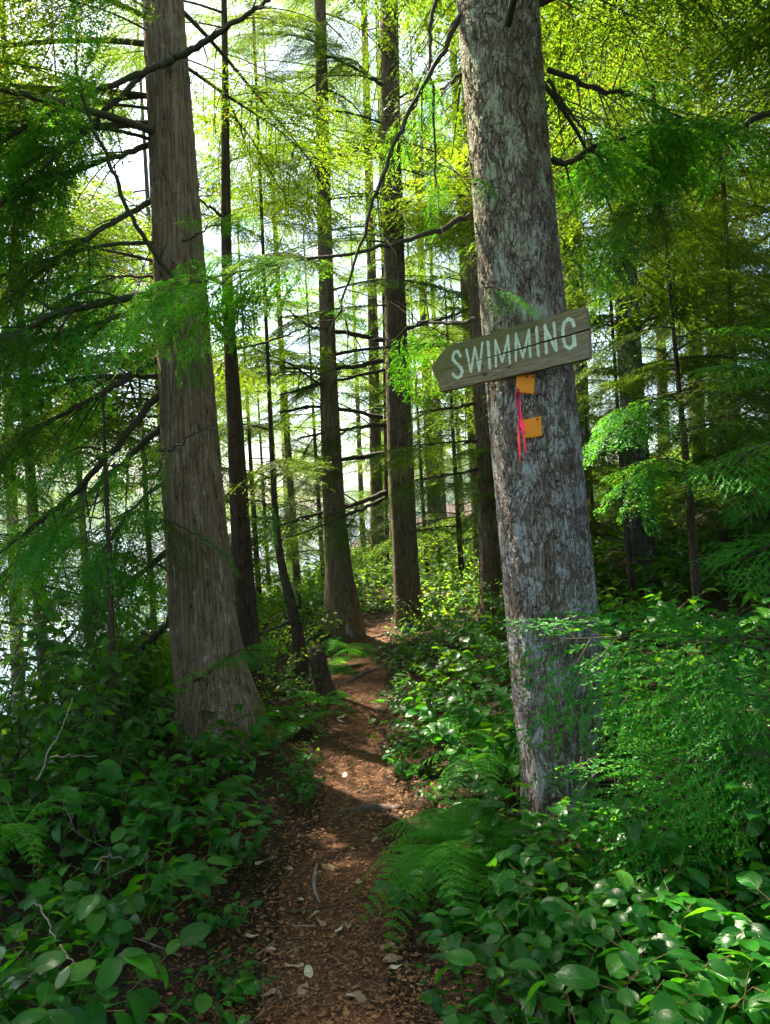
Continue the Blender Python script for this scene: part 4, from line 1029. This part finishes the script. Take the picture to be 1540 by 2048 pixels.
def salal_proto(seed, nstem=6, h=.5, spread=.28, leaf=.09, per=7):
    """stems as polylines, leaves as (matrix, variant)"""
    g = np.random.default_rng(seed); stems, leaves = [], []
    for k in range(nstem):
        a = k * 2 * PI / nstem + g.uniform(-.5, .5); hh = h * g.uniform(.55, 1.1); sp = spread * g.uniform(.5, 1.3)
        n = 9; t = np.linspace(0, 1, n)
        zig = g.normal(0, .012, (n, 3)); zig[0] = 0
        pts = np.stack([math.cos(a) * sp * t ** 1.3, math.sin(a) * sp * t ** 1.3, hh * (t - .22 * t ** 3)], -1) + zig + np.array([math.cos(a), math.sin(a), 0]) * .03
        stems.append(pts)
        for j in range(per):
            u = .28 + .72 * (j + .5 * g.random()) / (per - .4)
            u = min(u, 1.0)
            p = np.array([np.interp(u, t, pts[:, c]) for c in range(3)])
            sd_ = 1 if j % 2 else -1
            yaw = a + sd_ * g.uniform(.5, 1.5) + g.normal(0, .3)
            if j == per - 1: yaw = a + g.normal(0, .5)
            pit = g.uniform(-.5, .45)
            d = Vector((math.cos(yaw) * math.cos(pit), math.sin(yaw) * math.cos(pit), math.sin(pit)))
            upn = Vector((math.cos(a) * .35 + g.normal(0, .32), math.sin(a) * .35 + g.normal(0, .32) - .25, 1))
            leaves.append((frame(p, d, upn, leaf * g.uniform(.6, 1.25)), int(g.integers(len(LEAF)))))
    return stems, leaves
def stem_mesh(stems, r=.0028):
    out_ = []
    for s in stems:
        mb = MB(); t = np.linspace(1, .45, len(s)); mb.tube(s, r * t, 5); out_.append(mb.mesh('stem', M['salal_stem'], True))
    return out_
def merged_leaves(leaves, mat, name='foliage'):
    Vs, Qs, Us, n = [], [], [], 0
    for Mx, k in leaves:
        me, v, q, uv = LEAF[k]; m3 = np.array(Mx)
        Vs.append(v @ m3[:3, :3].T + m3[:3, 3]); Qs.append(q[:, [0, 3, 2, 1]] + n); Us.append(uv); n += len(v)
    return mesh(name, np.concatenate(Vs), [np.concatenate(Qs)], mat, True, uv=np.concatenate(Us))
def merged_stems(stems, r=.003, mat='salal_stem'):
    mb = MB()
    for s in stems: mb.tube(s, r * np.linspace(1, .45, len(s)), 4)
    return mb.mesh('stems', M[mat], True)

PRO = []
for k in range(7):
    st, lv = salal_proto(400 + k, nstem=6 + k % 3, h=.40 + .06 * (k % 4), spread=.26 + .03 * (k % 3), leaf=.098, per=8 + k % 2)
    PRO.append((stem_mesh(st), lv))
PFAR = []
for k in range(6):
    st, lv = salal_proto(430 + k, nstem=14, h=.44 + .05 * (k % 3), spread=.42, leaf=.088, per=9)
    PFAR.append((merged_stems(st), merged_leaves(lv, M['salal_far'])))
PTALL = []
for k in range(3):
    st, lv = salal_proto(450 + k, nstem=13, h=1.25 + .15 * k, spread=.45, leaf=.09, per=15)
    PTALL.append((merged_stems(st, .005, 'twig'), merged_leaves(lv, M['salal_far'])))
def bush_proto(seed, nstem, h, spread, leaf, per):
    st, lv = salal_proto(seed, nstem, h, spread, leaf, per); return merged_stems(st, .003, 'twig'), merged_leaves(lv, M['bright'])
PBR = [bush_proto(470 + k, 12, .62 + .1 * (k % 2), .46, .055, 13) for k in range(4)]

placed = []
def free(x, y, r):
    for (a, b, c) in placed:
        if (a - x) ** 2 + (b - y) ** 2 < (r + c) ** 2: return False
    return True
for t_ in (T1, T2, T3, T4, T5, T6, T9): placed.append((t_.foot[0], t_.foot[1], .12))

def near_salal(x, y, s, lab, grp, k, g):
    o = thing('salal_shrub', lab, 'shrub', (x, y, tz(x, y) - .02), grp, g.uniform(0, 2 * PI))
    stems, lv = PRO[k]
    for sm_ in stems: obj('stem', sm_, o, mat=Matrix.Scale(s, 4))
    for Mx, v in lv:
        obj('leaf', LEAF[v][0], o, mat=Matrix.Scale(s, 4) @ Mx)
    return o
def far_shrub(name, x, y, s, lab, grp, pro, g, kind_cat='shrub', fol='foliage', sz=None):
    o = thing(name, lab, kind_cat, (x, y, tz(x, y) - .03), grp, g.uniform(0, 2 * PI))
    sc_ = Matrix.Diagonal((s, s, sz or s, 1))
    obj('stems', pro[0], o, mat=sc_, kind='stuff'); obj(fol, pro[1], o, mat=sc_, kind='stuff')
    return o
gs_ = np.random.default_rng(31)
nnear = nfar = 0
LABN = {'R': 'glossy broad leaved salal shrub in the foreground right of the path', 'L': 'glossy salal shrub with arching stems on the left bank of the path', 'T': 'salal shrub crowding the foot of the sign tree', 'H': 'leafy salal shrub on the bank beyond the fern right of the path'}
def path_u(x, y): return x - float(pathx(y))
# foreground: every leaf its own mesh
FERN = ground_hit(925, 1790); SAPX = TS.foot
cand = 0
while cand < 5000 and nnear < 170:
    cand += 1
    y = gs_.uniform(1.75, 5.4); x = gs_.uniform(-.58 * y - .1, .58 * y + .1)
    u = path_u(x, y)
    if abs(u) < .30: continue
    if u > 0 and u < .55 and y < 3.4 and y > 2.6: continue
    q = proj((x, y, tz(x, y) + .45))
    if q is None or q[1] > 2500: continue
    r = .095 + .010 * y
    if not free(x, y, r): continue
    if math.hypot(x - T1.foot[0], y - T1.foot[1]) < .30: continue
    if y < T1.foot[1] and abs(x - T1.foot[0] * y / T1.foot[1]) < .15 and gs_.random() < .6 and y > 2.6: continue
    placed.append((x, y, r))
    zone = 'L' if u < 0 else 'T' if math.hypot(x - T1.foot[0], y - T1.foot[1]) < .8 else 'R' if y < 3.7 else 'H'
    s = gs_.uniform(.75, 1.1) * (.92 if (u > .6 and y < 2.7) else 1.0) * (.55 if abs(u) < .5 else 1.0)
    if u > 0 and T1.foot[1] - 1.3 < y < T1.foot[1]: s *= .78
    dT2 = math.hypot(x - T2.foot[0], y - T2.foot[1]); dF = math.hypot(x - FERN[0], y - FERN[1]); dS = math.hypot(x - SAPX[0], y - SAPX[1])
    if zone == 'L':
        lab, grp = ('low salal sprig on the very left edge of the path', 'salal fringe left of the path') if u > -.62 else ('salal shrub crowding the mossy foot of the thick cedar', 'salal at the cedar foot') if dT2 < 1.1 else ('salal shrub below the tall dark shrub tangle', 'salal under the tall shrubs') if (y > 3 and x < -1.25) else (LABN['L'], 'salal on the left bank') if y > 2.7 else ('large leaved salal shrub on the near left bank with bleached twigs', 'salal on the near left bank')
    elif dF < .55: lab, grp = 'salal shrub pressed against the big arching fern', 'salal beside the big fern'
    elif dS < .75: lab, grp = 'salal shrub beneath the lacy young cedar', 'salal beneath the young cedar'
    elif zone == 'H': lab, grp = ('salal shrub on the bank behind the young cedar', 'salal behind the young cedar') if x > T1.foot[0] + .3 else (LABN['H'], 'salal on the right bank')
    else: lab, grp = LABN[zone], {'R': 'salal in the right foreground', 'T': 'salal around the sign tree'}[zone]
    near_salal(x, y, s, lab, grp, int(gs_.integers(len(PRO))), gs_)
    nnear += 1
for i in range(160):
    y = gs_.uniform(1.5, 2.6); x = gs_.choice([gs_.uniform(.18, 1.35), gs_.uniform(-1.3, -.75)])
    if not free(x, y, .075) or abs(path_u(x, y)) < .42: continue
    placed.append((x, y, .075)); z_ = 'R' if x > 0 else 'L'
    near_salal(x, y, gs_.uniform(.55, .8), 'low salal sprouts along the bottom of the right thicket' if x > 0 else 'low salal sprouts along the bottom of the left bank', 'low salal sprouts on the right' if x > 0 else 'low salal sprouts on the left', int(gs_.integers(len(PRO))), gs_); nnear += 1
nfill = 0; rf = []
for i in range(900):
    y = gs_.uniform(1.65, 3.1); x = gs_.uniform(.16, .58 * y + .05); u = path_u(x, y)
    if u < .40 or nfill > 42: continue
    if math.hypot(x - FERN[0], y - FERN[1]) < .22 or math.hypot(x - T1.foot[0], y - T1.foot[1]) < .3: continue
    if any((a - x) ** 2 + (b - y) ** 2 < .15 ** 2 for a, b in rf): continue
    rf.append((x, y)); nfill += 1
    near_salal(x, y, gs_.uniform(.62, .95) * (.75 if u < .6 else 1), *(('salal shrub hugging the small fern in the thicket', 'salal around the small fern') if math.hypot(x - .42, y - 1.78) < .42 else ('salal shrub standing in front of the foot of the sign tree', 'salal before the sign tree') if y > 2.55 and x < 1.1 else ('salal shrub below the tips of the lacy young cedar', 'salal below the young cedar tips') if x > .95 and y > 2.1 else ('leafy salal shrub filling the thicket between the big fern and the young cedar', 'salal between fern and young cedar')), int(gs_.integers(len(PRO))), gs_); nnear += 1
# mid distance
cand = 0
while cand < 6000 and nfar < 290:
    cand += 1
    y = gs_.uniform(4.6, 13.5); x = gs_.uniform(-.56 * y, .60 * y)
    u = path_u(x, y)
    if abs(u) < .42 and y < 12.2: continue
    if u < -3.2: continue
    r = .13 + .009 * y
    if not free(x, y, r): continue
    placed.append((x, y, r))
    s = gs_.uniform(.75, 1.15) * (.6 if abs(u) < .65 else 1)
    if u < 0:
        if gs_.random() < .45: far_shrub('leafy_shrub', x, y, s * .9, 'light green small leaved shrub on the lake side of the path', 'light green shrubs on the lake side', PBR[int(gs_.integers(4))], gs_)
        else: far_shrub('salal_shrub', x, y, s, 'low salal shrub on the lake side beyond the thick cedar', 'distant salal on the lake side', PFAR[int(gs_.integers(6))], gs_)
    elif y > 8.5 and gs_.random() < .6: far_shrub('leafy_shrub', x, y, s * 1.15, 'light green small leaved shrub on the sunny hillside beyond the path bend', 'light green shrubs on the hillside', PBR[int(gs_.integers(4))], gs_)
    else: far_shrub('salal_shrub', x, y, s, *(('salal shrub in the dense bank right beside the far path', 'salal bank beside the far path') if u < 1.3 else ('salal shrub around the grey mossy trunk on the slope', 'salal around the mossy trunk') if math.hypot(x - T9.foot[0], y - T9.foot[1]) < 1.3 else ('salal shrub in the dense thicket up the right hillside', 'salal thicket on the right hillside')), PFAR[int(gs_.integers(6))], gs_)
    nfar += 1
# tall dark shrubs at the left edge
for i, (x, y, s) in enumerate([(-1.75, 3.6, .95), (-2.15, 4.2, 1.1), (-1.55, 4.25, .85), (-2.6, 4.9, 1.15), (-1.95, 5.0, 1.0), (-2.4, 3.75, 1.0), (-3.2, 5.8, 1.2), (-2.5, 5.9, 1.1)]):
    far_shrub('tall_shrub', x, y, s, 'tall dark evergreen shrub tangle left of the thick cedar', 'tall shrubs left of the cedar', PTALL[i % 3], gs_)
# ground cover further away: one mass
mbv, mbq, nV = [], [], 0
Ps, Ds, Ns, Ll, Ww = [], [], [], [], []
for i in range(2600):
    y = gs_.uniform(11.5, 46); x = gs_.uniform(-.45 * y, .66 * y)
    if abs(path_u(x, y)) < .5 and y < 14: continue
    if path_u(x, y) < -5 : continue
    z = tz(x, y); k = 46
    a = gs_.uniform(0, 2 * PI, k); rr = gs_.uniform(0, .55, k)
    hgt = gs_.uniform(.1, .75) * np.sqrt(np.clip(1 - (rr / .6) ** 2, 0, 1)) * gs_.uniform(.5, 1.1, k)
    Ps.append(np.stack([x + np.cos(a) * rr, y + np.sin(a) * rr, z + hgt], -1))
    Ds.append(np.stack([np.cos(a), np.sin(a), gs_.uniform(-.6, .4, k)], -1)); Ns.append(gs_.normal(0, .4, (k, 3)) + [0, -.2, 1])
    Ll.append(gs_.uniform(.07, .14, k)); Ww.append(gs_.uniform(.05, .09, k))
Vv, Q = rhombs(np.concatenate(Ps), np.concatenate(Ds), np.concatenate(Ns), np.concatenate(Ll), np.concatenate(Ww))
gc = obj('ground_cover', mesh('ground_cover', Vv, [Q], M['bright']), kind='stuff')
tag(gc, 'leafy ground cover carpeting the wood floor far behind the trees', 'ground cover')

# ------------------------------------------------------------------ ferns
def frond_mesh(seed, L=1.0, npair=17, wid=.21, arch=.35, rise=.55, pin=True, leafmat='fern', pinw=.028):
    g = np.random.default_rng(seed)
    t = np.linspace(0, 1, 18)
    ax_ = np.stack([L * t * (1 - .08 * t), .05 * L * np.sin(2 * t + seed), L * (rise * t - (rise + arch) * t ** 2.2)], -1)
    wood = MB(); wood.tube(ax_, .005 * L * (1 - .8 * t) + .0008, 5)
    Ps, Ds, Ns, Ll, Ww = [], [], [], [], []
    for i in range(npair):
        u = .14 + .86 * i / npair; p = np.array([np.interp(u, t, ax_[:, k]) for k in range(3)])
        T = np.array([np.interp(min(1, u + .03), t, ax_[:, k]) - np.interp(u - .03, t, ax_[:, k]) for k in range(3)]); T /= np.linalg.norm(T)
        Y = np.cross([0, 0, 1], T); Y /= np.linalg.norm(Y); Z = np.cross(T, Y)
        l = L * wid * (min(1, (u - .10) / .22) ** .7) * (1 - u) ** .62 * 1.5 * g.uniform(.9, 1.1) + .006
        for sg in (1, -1):
            d = Y * sg * .93 + T * .36 - Z * .10 + g.normal(0, .05, 3); d /= np.linalg.norm(d)
            if not pin:
                Ps.append(p); Ds.append(d); Ns.append(Z + g.normal(0, .15, 3)); Ll.append(l); Ww.append(l * .22 + .004); continue
            k = max(4, int(l / (.0115 * L))); s = np.linspace(.06, 1, k)
            q = p[None] + l * s[:, None] * d[None] - Z[None] * (.18 * l * s ** 2)[:, None]
            sv = np.cross(Z, d)
            for s2 in (1, -1):
                Ps += list(q); Ds += list(d[None] * .55 + sv[None] * s2 + g.normal(0, .08, (k, 3))); Ns += list(Z[None] + g.normal(0, .2, (k, 3)))
                Ll += list(pinw * L * (1.05 - s) ** .6 * (.55 + .45 * min(1, l / (.12 * L))) + .002); Ww += list(np.full(k, .0140 * L))
    Vv, Q = rhombs(np.array(Ps), np.array(Ds), np.array(Ns), np.array(Ll), np.array(Ww))
    wood.add(Vv, Q)
    return wood.mesh('frond', M[leafmat])
FR = [frond_mesh(500 + i, arch=.22 + .12 * i, rise=.5 + .1 * (i % 2)) for i in range(4)]
SW = [frond_mesh(520 + i, arch=.3 + .15 * i, rise=.6, pin=False, npair=34, wid=.11) for i in range(2)]
def fern(label, loc, fronds, L, kinds=FR, seed=0, name='fern', spread=None, group=None):
    g = np.random.default_rng(seed); o = thing(name, label, 'fern', loc, group)
    for k in range(fronds):
        a = (k + g.uniform(-.3, .3)) * 2 * PI / fronds if spread is None else rad(spread[0] + (spread[1] - spread[0]) * (k + g.uniform(.1, .9)) / fronds)
        s = L * g.uniform(.75, 1.15)
        Mx = Matrix.Rotation(a, 4, 'Z') @ Matrix.Rotation(-g.uniform(-.15, .45), 4, 'Y') @ Matrix.Rotation(g.uniform(-.4, .4), 4, 'X') @ Matrix.Scale(s, 4)
        obj('frond', kinds[int(g.integers(len(kinds)))], o, mat=Mx)
    return o
def gp(px, py, dz=0.0):
    q = ground_hit(px, py); return (q.x, q.y, tz(q.x, q.y) + dz)
fern('big lacy fern arching over the right edge of the path', gp(925, 1790, .16), 24, .47, FR[:2], seed=1)
fern('lacy fern springing from the bank just left of the sign tree', gp(985, 1580, .12), 11, .52, seed=2)
fern('lacy fern higher on the bank close behind the sign tree', gp(1000, 1500, .10), 9, .62, seed=3)
fern('small lacy fern among salal leaves in front of the sign tree', tuple(Vector((.42, 1.78, tz(.42, 1.78) + .10))), 9, .34, seed=4)
fern('sword fern with leathery fronds by the young cedar', gp(1500, 1560, .25), 9, .62, SW, seed=5)
fern('sword fern on the left edge of the path below the stump', gp(650, 1425, .06), 11, .45, SW, seed=6)
fern('lacy fern beside the foot of the thick mossy cedar', gp(600, 1470, .05), 9, .42, seed=7)
fern('fern at the flared base of the brown cedar', gp(690, 1310, .05), 11, .55, seed=8)
fern('fern on the left bank between stump and flared cedar', gp(660, 1340, .05), 9, .5, seed=9)
fern('small lacy fern at the far left among shrubs', tuple(Vector((-1.55, 3.1, tz(-1.55, 3.1) + .3))), 7, .5, seed=10)

# ------------------------------------------------------------------ stump, roots, sticks, fallen leaves
sp = gp(648, 1395); stump = thing('stump', 'small dark rotting stump beside the kinked young tree', 'stump', sp)
mb = MB(); gg = np.random.default_rng(3); n_ = 9
pts = [(0, 0, -.1), (0, 0, .05), (-.02, 0, .15), (-.03, 0, .26), (-.05, 0, .36), (-.065, 0, .43), (-.06, 0, .40)]
V_, Q_, T_ = tube(pts, [.16, .105, .085, .075, .07, .065, .03], 16)
V_[5 * 16:6 * 16, 2] += gg.uniform(-.09, .06, 16); V_ += gg.normal(0, .006, V_.shape); mb.add(V_, Q_, T_)
obj('trunk', mb.mesh('stump', M['bark_dark'], True), stump)

def ground_stick(name, label, cat, pts, wpx, mat, lift=.4, group=None, sides=7, jit=.004):
    W_ = []
    for x, y in pts:
        q = ground_hit(x, y); W_.append((q.x, q.y, tz(q.x, q.y)))
    W_ = np.array(W_); t0 = np.linspace(0, 1, len(W_)); t = np.linspace(0, 1, 7 * len(W_))
    c = np.stack([np.interp(t, t0, W_[:, k]) for k in range(3)], -1)
    for _ in range(3): c[1:-1] = (c[:-2] + 2 * c[1:-1] + c[2:]) / 4
    r = np.interp(t, np.linspace(0, 1, len(wpx)), wpx) / 2 / FPX * W_[:, 1].mean()
    c[:, 2] += r * lift + .008
    c += np.random.default_rng(len(label)).normal(0, jit, c.shape) * np.minimum(1, r / .01)[:, None]
    mb = MB(); o0 = c[0].copy(); mb.tube(c - o0, r, sides)
    o = obj(name, mb.mesh(name, M[mat], True), loc=tuple(o0)); return tag(o, label, cat, group)
ground_stick('root', 'dark exposed root lying straight across the path beside the big fern', 'root', [(655, 1640), (700, 1628), (745, 1622), (800, 1622)], [8, 15, 20, 16], 'root', .15)
ground_stick('root', 'pale curved root at the far left edge of the path', 'root', [(668, 1345), (700, 1338), (735, 1332)], [12, 10, 7], 'root', .3)
ground_stick('log', 'short broken log slanting across the far path', 'log', [(698, 1368), (722, 1354), (748, 1344)], [6, 10, 9], 'root', .3)
ground_stick('root', 'thin root crossing the path just past the bend', 'root', [(735, 1283), (755, 1276), (780, 1270)], [5, 6, 5], 'root', .2)
ground_stick('root', 'low dark root poking out of the path edge near sun patches', 'root', [(690, 1598), (715, 1588), (745, 1578)], [4, 8, 4], 'root', .0)
ground_stick('stick', 'pale broken stick lying lengthwise on the near path', 'stick', [(634, 1738), (630, 1765), (628, 1785), (640, 1815)], [6, 10, 7, 5], 'pale_twig', .9, jit=.002)
ground_stick('stick', 'curved dark twig on the near path below the pale broken stick', 'stick', [(575, 1832), (620, 1830), (650, 1818), (660, 1795)], [6, 5, 4, 2], 'twig', .9, jit=.002)
ground_stick('stick', 'straight thin tan twig lying across the near path', 'stick', [(582, 1858), (610, 1860), (640, 1860)], [3, 4, 3], 'pale_twig', .9, jit=.001)
for (a, b) in [((513, 1918), (550, 1888)), ((575, 1912), (600, 1900)), ((610, 1930), (645, 1932)), ((700, 1912), (706, 1948)), ((655, 1915), (680, 1930)), ((600, 2010), (650, 1995)), ((740, 1880), (770, 1874)), ((560, 1960), (545, 2010)), ((660, 2005), (690, 2020)), ((640, 1500), (665, 1495)), ((690, 1545), (715, 1530))]:
    ground_stick('stick', 'short thin twig among the needles on the path', 'stick', [a, ((a[0] + b[0]) / 2 + 2, (a[1] + b[1]) / 2 + 2), b], [3, 4, 2], 'pale_twig' if (a[0] % 2) else 'twig', .9, 'thin twigs on the path', 5, .001)
gl = np.random.default_rng(12)
DLEAF = [leaf_mesh('fallen_leaf', M['dead_leaf'], seed=20 + i, Wd=.6, fold=-.25 + .2 * i, curl=-.15 + .2 * i, wav=.08)[0] for i in range(3)]
M['dead_pale'] = noisy_mat('bleached_leaf', [(.50, .45, .36), (.60, .56, .48), (.40, .30, .20)], 40, .7, .001)
PLEAF = [leaf_mesh('fallen_leaf', M['dead_pale'], seed=30 + i, Wd=.62, fold=.2, curl=-.1, wav=.08)[0] for i in range(2)]
for i, (x, y, s, pale) in enumerate([(510, 1735, .09, 1), (668, 1748, .08, 0), (600, 1803, .06, 1), (672, 1873, .05, 1), (520, 1880, .06, 1), (535, 1905, .06, 1), (620, 1965, .06, 1), (708, 1995, .05, 1), (765, 1930, .08, 0), (735, 2010, .06, 0), (690, 1850, .06, 0), (600, 2000, .07, 0), (560, 1990, .07, 0), (760, 1900, .06, 0), (650, 1860, .06, 0), (720, 1765, .06, 0), (675, 1442, .10, 1), (690, 1448, .07, 1), (660, 1470, .06, 1), (690, 1560, .06, 1), (640, 1830, .05, 0), (780, 1945, .05, 1), (585, 1745, .06, 0), (705, 1700, .06, 0), (745, 1690, .05, 0), (640, 1985, .06, 0), (570, 1935, .08, 0)]):
    q = ground_hit(x, y)
    o = obj('fallen_leaf', (PLEAF if pale else DLEAF)[int(gl.integers(2))], mat=frame((q.x, q.y, q.z + .016), (math.cos(i * 2.4), math.sin(i * 2.4), gl.uniform(-.1, .15)), (gl.normal(0, .25), gl.normal(0, .25), 1), s))
    tag(o, 'bleached pale fallen leaf curled on the path' if pale else 'brown fallen leaf lying on the path', 'leaf', 'pale fallen leaves' if pale else 'brown fallen leaves')

# needle litter over the path and the open floor
k = 42000
y = 1.9 + 9 * gl.random(k) ** 2.2; u = gl.normal(0, .36, k); x = pathx(y) + u
z = terr(x, y) + .012 + gl.uniform(0, .008, k)
a = gl.uniform(0, 2 * PI, k)
fl = gl.random(k) < .22
l = np.where(fl, gl.uniform(.010, .030, k), gl.uniform(.018, .050, k)); wd = np.where(fl, l * .55, gl.uniform(.0014, .003, k))
Vv, Q = rhombs(np.stack([x, y, z], -1), np.stack([np.cos(a), np.sin(a), gl.normal(0, .18, k)], -1), np.stack([gl.normal(0, .35, k), gl.normal(0, .35, k), np.ones(k)], -1), l, wd)
nl = obj('needle_litter', mesh('needle_litter', Vv, [Q], M['needle_litter']), kind='stuff')
tag(nl, 'brown fallen needles and leaf bits strewn over the path', 'litter')
# bleached twigs on the left bank
for i, (pts) in enumerate([[(75, 1560, 2.7), (100, 1500, 2.75), (130, 1450, 2.8), (145, 1395, 2.85)], [(100, 1515, 2.7), (150, 1510, 2.7), (195, 1512, 2.7)], [(0, 1250, 3.4), (10, 1290, 3.4), (5, 1330, 3.4)], [(70, 1805, 2.3), (95, 1840, 2.25), (110, 1880, 2.2)], [(120, 1890, 2.2), (160, 1940, 2.15)], [(190, 1740, 2.5), (210, 1710, 2.5), (250, 1720, 2.55)]]):
    c0 = np.array([P(*q) for q in pts]); tt = np.linspace(0, len(c0) - 1, 14); c = np.stack([np.interp(tt, range(len(c0)), c0[:, k_]) for k_ in range(3)], -1)
    for _ in range(2): c[1:-1] = (c[:-2] + 2 * c[1:-1] + c[2:]) / 4
    c[1:-1] += gl.normal(0, .003, c[1:-1].shape); mb = MB(); mb.tube(c - c[0], np.linspace(.0032, .0014, len(c)), 5)
    o = obj('bare_twig', mb.mesh('bare_twig', M['pale_twig'], True), loc=tuple(c[0])); tag(o, 'bleached bare twig sticking out of the left bank shrubs', 'twig', 'bleached twigs in the left bank')
# dead forked twigs poking through the shrubs
for i in range(22):
    y = gl.uniform(2.1, 3.6); x = gl.uniform(-1.5, -.55) if i % 4 else gl.uniform(.6, 1.3); z = tz(x, y)
    d = np.array([gl.normal(0, .6), gl.normal(-.1, .4), gl.uniform(.5, 1.2)]); d /= np.linalg.norm(d); l = gl.uniform(.25, .5); tt = np.linspace(0, 1, 9)
    main = l * tt[:, None] * d[None] + np.stack([.03 * np.sin(5 * tt + i), .03 * np.cos(4 * tt) * tt, -.12 * l * tt ** 2], -1)
    mb = MB(); mb.tube(main, .0028 * (1 - .65 * tt), 5)
    for k in range(3):
        b = main[int(gl.integers(2, 8))]; dd_ = d + gl.normal(0, .7, 3); dd_ /= np.linalg.norm(dd_); l2 = l * gl.uniform(.2, .45)
        mb.tube(np.stack([b, b + dd_ * l2 * .5, b + dd_ * l2 + [0, 0, -.02]]), [.0015, .0012, .0007], 4, False)
    o = obj('dead_twig', mb.mesh('dead_twig', M['pale_twig' if i % 3 == 0 else 'twig'], True), loc=(x, y, z))
    tag(o, 'forked dead twig poking up through salal leaves on the left bank' if x < 0 else 'forked dead twig poking up through salal leaves by the fern', 'twig', 'dead twigs in the left bank salal' if x < 0 else 'dead twigs in the right salal')
print('shrubs', nnear, nfar, 'objects', len(bpy.data.objects), 'tris', sum(len(m_.loops) - 2 * len(m_.polygons) for m_ in bpy.data.meshes))
